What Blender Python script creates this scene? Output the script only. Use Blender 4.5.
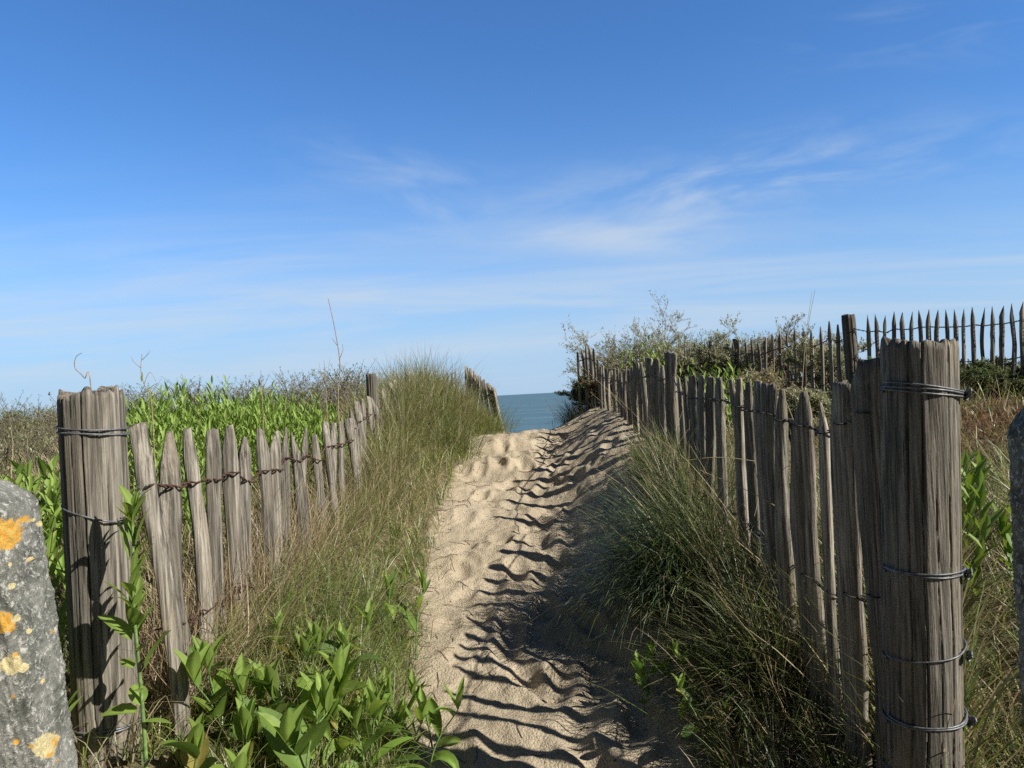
import bpy, math, random
import numpy as np
from mathutils import Vector, Matrix

for o in list(bpy.data.objects):
    bpy.data.objects.remove(o, do_unlink=True)
SC = bpy.context.scene
COL = SC.collection
RNG = np.random.default_rng(7)
random.seed(7)
R = math.radians

# ------------------------------------------------------------------ camera
EYE = 1.36                      # metres above the sand at the photographer's feet
PITCH, ROLL, F = R(0.78), R(3.0), 768.0
fwd = Vector((0, math.cos(PITCH), math.sin(PITCH)))
rt0 = Vector((1, 0, 0)); up0 = rt0.cross(fwd)
rt = rt0 * math.cos(ROLL) - up0 * math.sin(ROLL)
up = up0 * math.cos(ROLL) + rt0 * math.sin(ROLL)
cam_d = bpy.data.cameras.new('camera'); cam = bpy.data.objects.new('camera', cam_d); COL.objects.link(cam)
cam_d.sensor_width = 36; cam_d.lens = 36 * F / 1024; cam_d.clip_start = 0.05; cam_d.clip_end = 20000
M = Matrix((rt, up, -fwd)).transposed().to_4x4(); M.translation = Vector((0, 0, EYE)); cam.matrix_world = M
SC.camera = cam
def at(px, py, d):
    """the point seen at that pixel, d metres ahead"""
    v = Vector((0, 0, EYE)) + fwd * d + rt * ((px - 512) / F * d) + up * ((384 - py) / F * d)
    return np.array(v)

# ------------------------------------------------------------------ world, sun, exposure
SUN = Vector((0.875, -0.484, 0)).normalized(); EL = R(38.5)
w = bpy.data.worlds.new('World'); SC.world = w; w.use_nodes = True
nt = w.node_tree; N = nt.nodes; L = nt.links
bg = N['Background']
sky = N.new('ShaderNodeTexSky'); sky.sky_type = 'NISHITA'; sky.sun_disc = False
sky.sun_elevation = EL; sky.sun_rotation = math.atan2(SUN.x, SUN.y)
sky.air_density = 1.0; sky.dust_density = 0.35; sky.ozone_density = 2.2; sky.altitude = 0
def wn(t, **k):
    n = N.new(t)
    for a, b in k.items(): setattr(n, a, b)
    return n
tc = wn('ShaderNodeTexCoord'); sep = wn('ShaderNodeSeparateXYZ'); L.new(tc.outputs['Generated'], sep.inputs[0])
def wm(op, a, b=None, c=None, clamp=False):
    n = N.new('ShaderNodeMath'); n.operation = op; n.use_clamp = clamp
    for i, v in enumerate((a, b, c)):
        if v is None: continue
        if isinstance(v, (int, float)): n.inputs[i].default_value = v
        else: L.new(v, n.inputs[i])
    return n.outputs[0]
# azimuth and elevation tangents of the view ray: thin cirrus lives there
X, Y, Z = sep.outputs
Yc = wm('MAXIMUM', Y, 0.05)
u = wm('DIVIDE', X, Yc); v = wm('DIVIDE', Z, Yc)
def cloud(seed, su, sv, tilt, lo, hi, detail=8, dist=0.6):
    cb = wn('ShaderNodeCombineXYZ')
    uu = wm('ADD', wm('MULTIPLY', u, su), wm('MULTIPLY', v, tilt * su)); vv = wm('ADD', wm('MULTIPLY', v, sv), wm('MULTIPLY', u, -tilt * sv))
    L.new(uu, cb.inputs[0]); L.new(vv, cb.inputs[1]); cb.inputs[2].default_value = seed
    n = wn('ShaderNodeTexNoise'); n.inputs['Scale'].default_value = 1; n.inputs['Detail'].default_value = detail; n.inputs['Roughness'].default_value = .58
    n.inputs['Distortion'].default_value = dist; L.new(cb.outputs[0], n.inputs['Vector'])
    mr = wn('ShaderNodeMapRange'); mr.interpolation_type = 'SMOOTHSTEP'; mr.inputs['From Min'].default_value = lo; mr.inputs['From Max'].default_value = hi
    L.new(n.outputs['Fac'], mr.inputs['Value']); return mr.outputs[0]
def blob(u0, v0, ru, rv, tilt=0):
    a = wm('SUBTRACT', u, u0); b = wm('SUBTRACT', v, v0)
    b2 = wm('SUBTRACT', b, wm('MULTIPLY', a, tilt))
    r2 = wm('ADD', wm('POWER', wm('ABSOLUTE', wm('DIVIDE', a, ru)), 2), wm('POWER', wm('ABSOLUTE', wm('DIVIDE', b2, rv)), 2))
    return wm('POWER', 2.718, wm('MULTIPLY', r2, -1))
c = wm('MULTIPLY', cloud(3.1, 2.2, 22, .02, .36, .80), blob(-.62, .12, .55, .11))
c = wm('ADD', c, wm('MULTIPLY', cloud(9.7, 3.4, 17, .03, .28, .72, 7, .3), wm('MULTIPLY', blob(.16, .195, .15, .028, -.04), 1.0)))
c = wm('ADD', c, wm('MULTIPLY', cloud(14.2, 5.2, 22, .15, .36, .80, 9, .35), wm('MULTIPLY', blob(.33, .265, .28, .045, .10), 1.15)))
c = wm('ADD', c, wm('MULTIPLY', cloud(21.2, 5.6, 20, -.25, .40, .80, 9, .4), wm('MULTIPLY', blob(-.11, .27, .14, .05, -.3), .55)))
c = wm('ADD', c, wm('MULTIPLY', cloud(27.2, 4.6, 22, .05, .42, .72), wm('MULTIPLY', blob(.62, .46, .2, .05, .1), .25)))
c = wm('ADD', c, wm('MULTIPLY', cloud(33.2, 1.8, 26, .0, .34, .76), wm('MULTIPLY', blob(0, .10, 1.4, .08), 1.0)))
hz = wm('MULTIPLY', blob(0, -.02, 9, .21), .88, clamp=True)
c = wm('MULTIPLY', c, .72, clamp=True)
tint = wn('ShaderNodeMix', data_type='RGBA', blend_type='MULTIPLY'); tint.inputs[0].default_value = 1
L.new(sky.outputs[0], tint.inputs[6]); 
hi = wm('MAXIMUM', wm('MULTIPLY', wm('SUBTRACT', Z, .50), 4.0, clamp=True), wm('MULTIPLY', wm('SUBTRACT', .45, Y), 2.5, clamp=True))   # unseen high and rear sky is dimmed and less blue, to deepen the shadows
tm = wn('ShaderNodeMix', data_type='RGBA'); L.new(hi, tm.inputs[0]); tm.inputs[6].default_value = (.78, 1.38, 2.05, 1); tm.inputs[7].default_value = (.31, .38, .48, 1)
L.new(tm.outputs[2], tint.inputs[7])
hmix = wn('ShaderNodeMix', data_type='RGBA'); L.new(hz, hmix.inputs[0]); L.new(tint.outputs[2], hmix.inputs[6]); hmix.inputs[7].default_value = (5.25, 7.3, 10.1, 1)
mix = wn('ShaderNodeMix', data_type='RGBA'); L.new(c, mix.inputs[0]); mix.inputs[7].default_value = (7.4, 8.5, 9.8, 1)
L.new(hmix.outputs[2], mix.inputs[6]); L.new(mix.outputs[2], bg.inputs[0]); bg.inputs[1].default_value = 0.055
sl = bpy.data.lights.new('sun', 'SUN'); sl.energy = 5.0; sl.angle = R(.53); sl.color = (1, .95, .87)
so = bpy.data.objects.new('sun', sl); COL.objects.link(so)
sd = Vector((SUN.x * math.cos(EL), SUN.y * math.cos(EL), math.sin(EL)))
so.rotation_euler = sd.to_track_quat('Z', 'Y').to_euler()
SC.view_settings.view_transform = 'Standard'; SC.view_settings.look = 'None'; SC.view_settings.exposure = 0.58; SC.view_settings.gamma = 1
SC.render.engine = 'CYCLES'
SC.cycles.max_bounces = 6; SC.cycles.diffuse_bounces = 3; SC.cycles.glossy_bounces = 2; SC.cycles.transmission_bounces = 3; SC.cycles.transparent_max_bounces = 6
SC.cycles.use_denoising = False

# ------------------------------------------------------------------ noise
def _h(ix, iy, s):
    n = (ix.astype(np.int64) * 374761393 + iy.astype(np.int64) * 668265263 + s * 974634777) & 0x7fffffff
    n = ((n ^ (n >> 13)) * 1274126177) & 0x7fffffff
    return ((n ^ (n >> 16)) & 0xffff) / 65535.0
def vnoise(x, y, s=0):
    x = np.asarray(x, float); y = np.asarray(y, float)
    ix = np.floor(x); iy = np.floor(y); fx = x - ix; fy = y - iy
    fx = fx * fx * fx * (fx * (fx * 6 - 15) + 10); fy = fy * fy * fy * (fy * (fy * 6 - 15) + 10)
    a = _h(ix, iy, s); b = _h(ix + 1, iy, s); c_ = _h(ix, iy + 1, s); d = _h(ix + 1, iy + 1, s)
    return (a * (1 - fx) + b * fx) * (1 - fy) + (c_ * (1 - fx) + d * fx) * fy - .5
def sst(a, b, x):
    t = np.clip((x - a) / (b - a), 0, 1); return t * t * (3 - 2 * t)

# ------------------------------------------------------------------ terrain
def ip(y, *kv):
    k = np.array(kv[0::2], float); v_ = np.array(kv[1::2], float)
    y = np.asarray(y, float); out = 0
    for o, wt in ((-.5, .15), (-.25, .2), (0, .3), (.25, .2), (.5, .15)): out = out + wt * np.interp(y + o, k, v_)
    return out
def edgeL(y): return ip(y, 0, -.4, 2, -.33, 2.6, -.36, 3.2, -.50, 3.8, -.55, 5.5, -.56, 7.7, -.42, 8.5, -.20, 9.5, -.15, 12, -.6, 16, -1.5)
def edgeR(y): return ip(y, 0, .55, 2, .52, 2.6, .6, 3.5, .78, 5.5, 1.02, 7, 1.0, 8.5, .66, 9.5, .62, 12, 1.0, 16, 2)
def zc(y): return ip(y, -4, -1.37, 1.6, -1.37, 2.6, -1.27, 7.6, -.42, 8.3, -.36, 8.8, -.42, 9.3, -.6, 12, -1.7, 20, -4.7, 30, -5.6, 60, -6)
FOOT = []
_r = np.random.default_rng(11)
for i in range(170):
    y = _r.uniform(1.6, 8.7); x = _r.normal(.12, .33)
    FOOT.append((x, y, _r.normal(0, .28), _r.uniform(.09, .14), _r.uniform(.04, .058), _r.uniform(.012, .034) * (1 if y < 7 else .5)))
def ground_rel(x, y, fine=True):
    x = np.asarray(x, float); y = np.asarray(y, float)
    z = zc(y)
    fall = sst(13, 28, y)
    # right flank rises to the paling, then a plateau
    riseR = ip(y, 0, .1, 2, .12, 3, .25, 4, .34, 5.4, .40, 6.5, .40, 8, .25, 9, .1)
    rs = .12 + .22 * sst(5, 8, y)
    zr = z + riseR * sst(0, 1, (x - rs) / (1.0 - rs))
    platR = ip(y, 0, -.85, 2, -.74, 4, -.62, 5.5, -.40, 8, -.24, 10, -.12, 13, -.05) + .10 * vnoise(x * .35, y * .35, 5)
    platR = platR + .17 * sst(2.0, 3.3, x) * sst(9, 6, y)
    platR = platR * (1 - fall) + fall * -5.8
    tR = sst(.95, 2.0, x)
    zr = zr * (1 - tR) + platR * tR
    ridge = ip(y, 0, -1.0, 2, -.92, 2.4, -.86, 3, -.82, 4, -.75, 5, -.60, 6, -.36, 6.8, -.10, 7.5, -.02, 8.5, -.08, 9.5, -.3, 12, -1.2, 20, -4.7, 30, -5.7)
    eL = edgeL(y)
    tl = sst(0, 1, (eL + .05 - x) / (1.05 + eL))
    zl = z * (1 - tl) + ridge * tl
    platL = ip(y, 0, -.6, 2, -.50, 5, -.38, 8, -.20, 10, -.10, 13, -.06) + .16 * vnoise(x * .45 + 9, y * .4, 8)
    platL = platL - .16 * sst(2.5, 5, -x) * sst(14, 8, y)
    platL = platL * (1 - fall) + fall * -5.8
    tL = sst(1.1, 2.0, -x)
    zl = zl * (1 - tL) + platL * tL
    m = sst(-.1, .1, x)
    out = zl * (1 - m) + zr * m
    if fine:
        near = sst(14, 9, y) * sst(0, 1.5, y) * sst(-2.2, -1.2, x) * sst(2.4, 1.4, x)
        sand = sst(-.15, .25, np.minimum(x - eL, edgeR(y) - x))
        a = .085 * vnoise(x * 1.6 + .7 * y, y * 2.6, 1) * sand + .046 * vnoise(x * 3.2 , y * 5.6, 2) * sand + .022 * vnoise(x * 10, y * 12, 3) * sand + .011 * vnoise(x * 31, y * 33, 4)
        f = 0 * a
        for (fx, fy, an, lr, wr, dp) in FOOT:
            ca, sa = math.cos(an), math.sin(an)
            dx = x - fx; dy = y - fy
            lx = (dx * ca + dy * sa) / wr; ly = (-dx * sa + dy * ca) / lr
            r2 = lx * lx + ly * ly
            if np.ndim(r2) == 0 and r2 > 9: continue
            f = f - dp * np.exp(-np.minimum(r2, 30) ** 1.15) + dp * .4 * np.exp(-((np.sqrt(r2) - 1.5) / .42) ** 2)
        out = out + near * (a + f * sand)
    return out
def ground(x, y, fine=False): return ground_rel(x, y, fine) + EYE

def mesh_obj(name, V, Fc, mat, parent=None, col=None, smooth=True, uv=None):
    """V (n,3); Fc list of (m,k) int arrays with k = 3 or 4"""
    me = bpy.data.meshes.new(name)
    V = np.asarray(V, np.float32)
    if not isinstance(Fc, list): Fc = [Fc]
    Fc = [np.asarray(f, np.int32) for f in Fc if len(f)]
    me.vertices.add(len(V)); me.vertices.foreach_set('co', V.ravel())
    idx = np.concatenate([f.ravel() for f in Fc]); tot = np.concatenate([np.full(len(f), f.shape[1], np.int32) for f in Fc])
    st = np.concatenate([[0], np.cumsum(tot)[:-1]]).astype(np.int32)
    me.loops.add(len(idx)); me.loops.foreach_set('vertex_index', idx)
    me.polygons.add(len(tot)); me.polygons.foreach_set('loop_start', st); me.polygons.foreach_set('loop_total', tot)
    me.polygons.foreach_set('use_smooth', np.full(len(tot), smooth, bool))
    if col is not None:
        a = me.color_attributes.new('Col', 'FLOAT_COLOR', 'POINT')
        cc = np.ones((len(V), 4), np.float32); cc[:, :3] = col; a.data.foreach_set('color', cc.ravel())
    me.update(calc_edges=True); me.validate()
    if mat: me.materials.append(mat)
    o = bpy.data.objects.new(name, me); COL.objects.link(o)
    if parent: 
        o.parent = parent; o.matrix_parent_inverse = parent.matrix_world.inverted()
    return o
def tag(o, label=None, cat=None, group=None, kind=None):
    if label: o['label'] = label
    if cat: o['category'] = cat
    if group: o['group'] = group
    if kind: o['kind'] = kind
    return o
def thing(name, loc, label, cat, group=None):
    o = bpy.data.objects.new(name, None); o.empty_display_size = .1; COL.objects.link(o)
    o.location = [float(q) for q in loc]; o.matrix_world = Matrix.Translation(o.location)
    return tag(o, label, cat, group)

# ------------------------------------------------------------------ materials
def newmat(name):
    m = bpy.data.materials.new(name); m.use_nodes = True; n = m.node_tree
    b = n.nodes['Principled BSDF']; return m, n, b
class NB:
    def __init__(s, nt): s.t = nt
    def n(s, t, **k):
        x = s.t.nodes.new(t)
        for a, b in k.items(): setattr(x, a, b)
        return x
    def put(s, sock, v):
        if hasattr(v, 'is_output'): s.t.links.new(v, sock)
        else: sock.default_value = v
    def noise(s, vec, scale, detail=5, rough=.55, dist=0):
        x = s.n('ShaderNodeTexNoise'); s.put(x.inputs['Vector'], vec); x.inputs['Scale'].default_value = scale
        x.inputs['Detail'].default_value = detail; x.inputs['Roughness'].default_value = rough; x.inputs['Distortion'].default_value = dist
        return x.outputs['Fac']
    def math(s, op, a, b=0., clamp=False):
        x = s.n('ShaderNodeMath', operation=op, use_clamp=clamp); s.put(x.inputs[0], a); s.put(x.inputs[1], b); return x.outputs[0]
    def mix(s, f, a, b, bt='MIX'):
        x = s.n('ShaderNodeMix', data_type='RGBA', blend_type=bt); s.put(x.inputs[0], f)
        s.put(x.inputs[6], a if hasattr(a, 'is_output') else (*a, 1)); s.put(x.inputs[7], b if hasattr(b, 'is_output') else (*b, 1)); return x.outputs[2]
    def ramp(s, f, lo, hi):
        x = s.n('ShaderNodeMapRange'); x.interpolation_type = 'SMOOTHSTEP'; s.put(x.inputs['Value'], f); x.inputs['From Min'].default_value = lo; x.inputs['From Max'].default_value = hi; return x.outputs[0]
    def mapping(s, vec, sc, rot=(0, 0, 0), loc=None):
        x = s.n('ShaderNodeMapping'); s.put(x.inputs['Vector'], vec); x.inputs['Scale'].default_value = sc; x.inputs['Rotation'].default_value = rot
        if loc is not None: s.put(x.inputs['Location'], loc)
        return x.outputs[0]
    def bump(s, h, strength, dist, nrm=None):
        x = s.n('ShaderNodeBump'); s.put(x.inputs['Height'], h); x.inputs['Strength'].default_value = strength; x.inputs['Distance'].default_value = dist
        if nrm is not None: s.put(x.inputs['Normal'], nrm)
        return x.outputs[0]

def mat_wood(name, dark, lightc, warm, fine=1.0):
    m, t, b = newmat(name); q = NB(t)
    tc = q.n('ShaderNodeTexCoord').outputs['Object']; oi = q.n('ShaderNodeObjectInfo').outputs['Random']
    cb = q.n('ShaderNodeCombineXYZ'); q.put(cb.inputs[0], q.math('MULTIPLY', oi, 37)); q.put(cb.inputs[2], q.math('MULTIPLY', oi, 91))
    g1 = q.noise(q.mapping(tc, (95 * fine, 95 * fine, 3.2), loc=cb.outputs[0]), 1, 6, .62, .35)
    g2 = q.noise(q.mapping(tc, (190 * fine, 190 * fine, 4.5), loc=cb.outputs[0]), 1, 5, .65, .3)
    big = q.noise(q.mapping(tc, (9, 9, 3.2), loc=cb.outputs[0]), 1, 4, .6)
    patch = q.noise(q.mapping(tc, (30, 30, 9), loc=cb.outputs[0]), 1, 5, .6)
    k = q.ramp(g1, .36, .66)
    c = q.mix(k, dark, lightc)
    c = q.mix(q.ramp(big, .48, .72), c, warm)
    c = q.mix(q.math('MULTIPLY', q.ramp(patch, .55, .72), .35), c, (.045, .043, .035))
    c = q.mix(q.math('MULTIPLY', q.ramp(q.noise(q.mapping(tc, (26, 26, 1.1), loc=cb.outputs[0]), 1, 4, .6, .3), .46, .62), .55), c, (.07, .062, .05))
    crack = q.ramp(q.math('MINIMUM', g1, q.math('ADD', g2, -.02)), .31, .37)
    c = q.mix(crack, (.03, .026, .022), c)
    c = q.mix(q.math('MULTIPLY', q.ramp(g2, .3, .42), 1), (.05, .045, .04), c) if False else c
    br = q.math('ADD', q.math('MULTIPLY', oi, .55), .72)
    hsv = q.n('ShaderNodeHueSaturation'); q.put(hsv.inputs['Color'], c); q.put(hsv.inputs['Value'], br); q.put(b.inputs['Base Color'], hsv.outputs[0])
    b.inputs['Roughness'].default_value = .85; b.inputs['Specular IOR Level'].default_value = .25
    hgt = q.math('ADD', q.math('MULTIPLY', g1, 1.0), q.math('MULTIPLY', g2, .35))
    q.put(b.inputs['Normal'], q.bump(hgt, 1.0, .009))
    return m
M_POST = mat_wood('weathered_post_wood', (.070, .062, .049), (.275, .25, .205), (.22, .19, .14))
M_PALE = mat_wood('weathered_chestnut', (.105, .093, .073), (.38, .345, .285), (.27, .23, .17), 1.2)

def mat_ground():
    m, t, b = newmat('dune_sand'); q = NB(t)
    g = q.n('ShaderNodeNewGeometry').outputs['Position']
    at_ = q.n('ShaderNodeAttribute'); at_.attribute_name = 'Col'
    sp = q.n('ShaderNodeSeparateColor'); q.put(sp.inputs[0], at_.outputs['Color'])
    veg, brown, wet = sp.outputs[0], sp.outputs[1], sp.outputs[2]
    n1 = q.noise(g, 3.0, 6, .6); n2 = q.noise(g, 40, 5, .6); n3 = q.noise(g, 420, 3, .7); n4 = q.noise(g, 11, 5, .6)
    c = q.mix(q.ramp(n1, .3, .7), (.39, .325, .225), (.50, .42, .30))
    c = q.mix(q.math('MULTIPLY', q.ramp(n4, .52, .75), .35), c, (.36, .27, .175))
    c = q.mix(q.math('MULTIPLY', q.ramp(n3, .62, .72), .6), c, (.16, .12, .085))
    c = q.mix(q.math('MULTIPLY', q.ramp(n2, .70, .76), .7), c, (.12, .09, .06))
    lit = q.mix(q.ramp(n2, .35, .65), (.10, .085, .05), (.24, .19, .115))
    lit = q.mix(q.ramp(n4, .45, .65), lit, (.075, .09, .035))
    c = q.mix(q.ramp(q.math('ADD', veg, q.math('MULTIPLY', q.math('SUBTRACT', n4, .5), .6)), .35, .65), c, lit)
    c = q.mix(brown, c, q.mix(q.ramp(n4, .35, .65), (.10, .055, .03), (.20, .12, .07)))
    q.put(b.inputs['Base Color'], c); b.inputs['Roughness'].default_value = .95; b.inputs['Specular IOR Level'].default_value = .15
    h = q.math('ADD', q.math('MULTIPLY', n2, .8), q.math('MULTIPLY', n3, .18)); h = q.math('ADD', h, q.noise(g, 110, 3, .6))
    q.put(b.inputs['Normal'], q.bump(h, .9, .016))
    return m
M_GROUND = mat_ground()

def mat_leaf(name, trans=.35, rough=.5, spec=.4, vein=False):
    m, t, b = newmat(name); q = NB(t)
    a = q.n('ShaderNodeAttribute'); a.attribute_name = 'Col'
    c = a.outputs['Color']
    if vein:
        tcn = q.n('ShaderNodeNewGeometry').outputs['Position']
        c = q.mix(q.math('MULTIPLY', q.ramp(q.noise(tcn, 45, 4, .6), .45, .8), .45), c, (.10, .16, .04))
        c = q.mix(q.math('MULTIPLY', q.ramp(q.noise(tcn, 130, 3, .6), .66, .75), .5), c, (.16, .13, .05))
    q.put(b.inputs['Base Color'], c); b.inputs['Roughness'].default_value = rough; b.inputs['Specular IOR Level'].default_value = spec
    tr = q.n('ShaderNodeBsdfTranslucent')
    hs = q.n('ShaderNodeHueSaturation'); q.put(hs.inputs['Color'], c); hs.inputs['Value'].default_value = 1.5; hs.inputs['Saturation'].default_value = 1.1; hs.inputs['Hue'].default_value = .485
    q.put(tr.inputs['Color'], hs.outputs[0])
    ms = q.n('ShaderNodeMixShader'); ms.inputs[0].default_value = trans
    t.links.new(b.outputs[0], ms.inputs[1]); t.links.new(tr.outputs[0], ms.inputs[2]); t.links.new(ms.outputs[0], t.nodes['Material Output'].inputs[0])
    return m
M_GRASS = mat_leaf('grass_blade', .30, .42, .5)
M_LEAF = mat_leaf('broad_leaf', .40, .58, .35, True)
M_SMALL = mat_leaf('small_leaf', .28, .55, .35)
def mat_plain(name, col, rough=.7, metal=0., bump=None):
    m, t, b = newmat(name); q = NB(t)
    g = q.n('ShaderNodeNewGeometry').outputs['Position']
    n = q.noise(g, 90, 4, .6)
    c2 = tuple(min(1, x * 1.9) for x in col)
    q.put(b.inputs['Base Color'], q.mix(q.ramp(n, .35, .7), col, c2)); b.inputs['Roughness'].default_value = rough; b.inputs['Metallic'].default_value = metal
    q.put(b.inputs['Normal'], q.bump(n, .4, .002))
    return m
M_RUST = mat_plain('rusty_wire', (.045, .020, .012), .85)
M_DARKWIRE = mat_plain('dark_wire', (.018, .016, .016), .7, .2)
M_STEEL = mat_plain('galvanised_wire', (.11, .115, .12), .55, .5)
M_TWIG = mat_plain('twig_bark', (.16, .135, .11), .9)
M_STEM = mat_plain('green_stem', (.10, .16, .045), .6)
M_DEAD = mat_plain('dry_stalk', (.20, .15, .10), .9)

def mat_concrete():
    m, t, b = newmat('lichened_concrete'); q = NB(t)
    tc = q.n('ShaderNodeTexCoord').outputs['Object']
    n1 = q.noise(tc, 14, 8, .7); n2 = q.noise(tc, 150, 5, .75); n3 = q.noise(tc, 75, 7, .8, .4); n4 = q.noise(tc, 330, 3, .7)
    c = q.mix(q.ramp(n1, .35, .65), (.09, .095, .08), (.24, .24, .21))
    c = q.mix(q.ramp(n3, .51, .60), c, (.48, .48, .43))
    c = q.mix(q.ramp(n2, .60, .70), c, (.055, .055, .045))
    c = q.mix(q.math('MULTIPLY', q.ramp(n4, .58, .68), .6), c, (.40, .39, .34))
    # lichen rosettes: real patches at fixed places on the stone
    at_ = q.n('ShaderNodeAttribute'); at_.attribute_name = 'Col'
    sp = q.n('ShaderNodeSeparateColor'); q.put(sp.inputs[0], at_.outputs['Color'])
    lm = q.math('ADD', sp.outputs[0], q.math('MULTIPLY', q.math('SUBTRACT', q.noise(tc, 55, 6, .7), .5), 1.1))
    lc = q.mix(q.ramp(n2, .4, .6), (.60, .28, .03), (.52, .36, .10))
    lc = q.mix(sp.outputs[1], lc, (.58, .50, .27))
    c = q.mix(q.ramp(lm, .42, .55), c, lc)
    q.put(b.inputs['Base Color'], c); b.inputs['Roughness'].default_value = .93; b.inputs['Specular IOR Level'].default_value = .2
    q.put(b.inputs['Normal'], q.bump(q.math('ADD', n2, q.math('MULTIPLY', n3, .8)), .8, .006))
    return m
M_CONC = mat_concrete()

def mat_sea():
    m, t, b = newmat('sea_water'); q = NB(t)
    g = q.n('ShaderNodeNewGeometry').outputs['Position']
    a = q.noise(q.mapping(g, (.05, .16, 1)), 1, 6, .6, .3); a2 = q.noise(q.mapping(g, (.012, .05, 1)), 1, 5, .6)
    c = q.mix(q.ramp(a, .35, .65), (.060, .118, .150), (.085, .155, .19))
    c = q.mix(q.ramp(a2, .5, .7), c, (.10, .18, .22))
    foam = q.ramp(q.noise(q.mapping(g, (.10, .5, 1)), 1, 7, .65), .68, .78)
    c = q.mix(q.math('MULTIPLY', foam, .35), c, (.5, .55, .57))
    q.put(b.inputs['Base Color'], c); b.inputs['Roughness'].default_value = .5; b.inputs['IOR'].default_value = 1.33; b.inputs['Specular IOR Level'].default_value = .3
    q.put(b.inputs['Normal'], q.bump(a, .7, .8))
    return m

# ------------------------------------------------------------------ ground sheet
def grid_lines(fine_a, fine_b, step, far, grow=1.16):
    mid = list(np.arange(fine_a, fine_b, step)); s = step; x = mid[-1]; hi = []
    while x < far: s *= grow; x += s; hi.append(x)
    s = step; x = mid[0]; lo = []
    while x > -far: s *= grow; x -= s; lo.append(x)
    return np.array(lo[::-1] + mid + hi)
gx = grid_lines(-1.35, 1.45, .014, 3000); gy = grid_lines(1.6, 9.2, .016, 3000)
XX, YY = np.meshgrid(gx, gy)
ZZ = ground(XX, YY, True)
veg = np.clip(.5 - np.minimum(XX - edgeL(YY), edgeR(YY) - XX) * 3.2, 0, 1)
veg = veg * (1 - sst(14, 20, YY)) 
brown = sst(1.1, .4, np.hypot((XX - 3.3) / 1.3, (YY - 4.9) / .62)) * .9
gv = np.stack([XX.ravel(), YY.ravel(), ZZ.ravel()], 1)
ny, nx = XX.shape
ii = (np.arange(ny - 1)[:, None] * nx + np.arange(nx - 1)[None, :]).ravel()
gf = np.stack([ii, ii + 1, ii + nx + 1, ii + nx], 1)
g = mesh_obj('ground', gv, gf, M_GROUND, col=np.stack([veg.ravel(), brown.ravel(), 0 * veg.ravel()], 1))
tag(g, 'sandy dune ground with the trodden pale sand path rising to the sea', 'ground', kind='structure')
sx = np.linspace(-9000, 9000, 3); sy = np.array([18, 400, 12000.]); SX, SY = np.meshgrid(sx, sy)
sea = mesh_obj('sea', np.stack([SX.ravel(), SY.ravel(), 0 * SX.ravel() + EYE - 5.3], 1), np.array([[0, 1, 4, 3], [1, 2, 5, 4], [3, 4, 7, 6], [4, 5, 8, 7]]), mat_sea())
tag(sea, 'blue grey sea beyond the crest of the sand path', 'sea', kind='structure')

# ------------------------------------------------------------------ builders
class Acc:
    def __init__(s): s.v = []; s.q = []; s.t = []; s.c = []; s.n = 0
    def add(s, V, Q=None, T=None, col=None):
        V = np.asarray(V, float); s.v.append(V)
        if Q is not None and len(Q): s.q.append(np.asarray(Q) + s.n)
        if T is not None and len(T): s.t.append(np.asarray(T) + s.n)
        c_ = np.empty((len(V), 3)); c_[:] = (1, 1, 1) if col is None else col; s.c.append(c_); s.n += len(V)
    def build(s, name, mat, parent=None, smooth=True):
        Fs = []
        if s.q: Fs.append(np.concatenate(s.q))
        if s.t: Fs.append(np.concatenate(s.t))
        return mesh_obj(name, np.concatenate(s.v), Fs, mat, parent, np.concatenate(s.c), smooth)
def tube(P, r, sides=5):
    P = np.asarray(P, float); n = len(P); r = np.broadcast_to(np.asarray(r, float), (n,))
    T = np.gradient(P, axis=0); T /= np.linalg.norm(T, axis=1, keepdims=True) + 1e-9
    ref = np.array([0, 0, 1.]) if abs(T[:, 2]).mean() < .8 else np.array([1., 0, 0])
    A = np.cross(T, ref); A /= np.linalg.norm(A, axis=1, keepdims=True) + 1e-9; B = np.cross(T, A)
    th = np.arange(sides) / sides * 2 * np.pi
    V = P[:, None] + r[:, None, None] * (A[:, None] * np.cos(th)[None, :, None] + B[:, None] * np.sin(th)[None, :, None])
    i = np.arange(n - 1)[:, None] * sides; j = np.arange(sides)[None]; k = (j + 1) % sides
    Q = np.stack([i + j, i + k, i + sides + k, i + sides + j], -1).reshape(-1, 4)
    return V.reshape(-1, 3), Q
def spline(P, n):
    P = np.asarray(P, float); t = np.linspace(0, len(P) - 1, n); i = np.clip(t.astype(int), 0, len(P) - 2); f = (t - i)[:, None]
    p0 = P[np.maximum(i - 1, 0)]; p1 = P[i]; p2 = P[i + 1]; p3 = P[np.minimum(i + 2, len(P) - 1)]
    return .5 * (2 * p1 + (p2 - p0) * f + (2 * p0 - 5 * p1 + 4 * p2 - p3) * f ** 2 + (3 * p1 - p0 - 3 * p2 + p3) * f ** 3)

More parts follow.
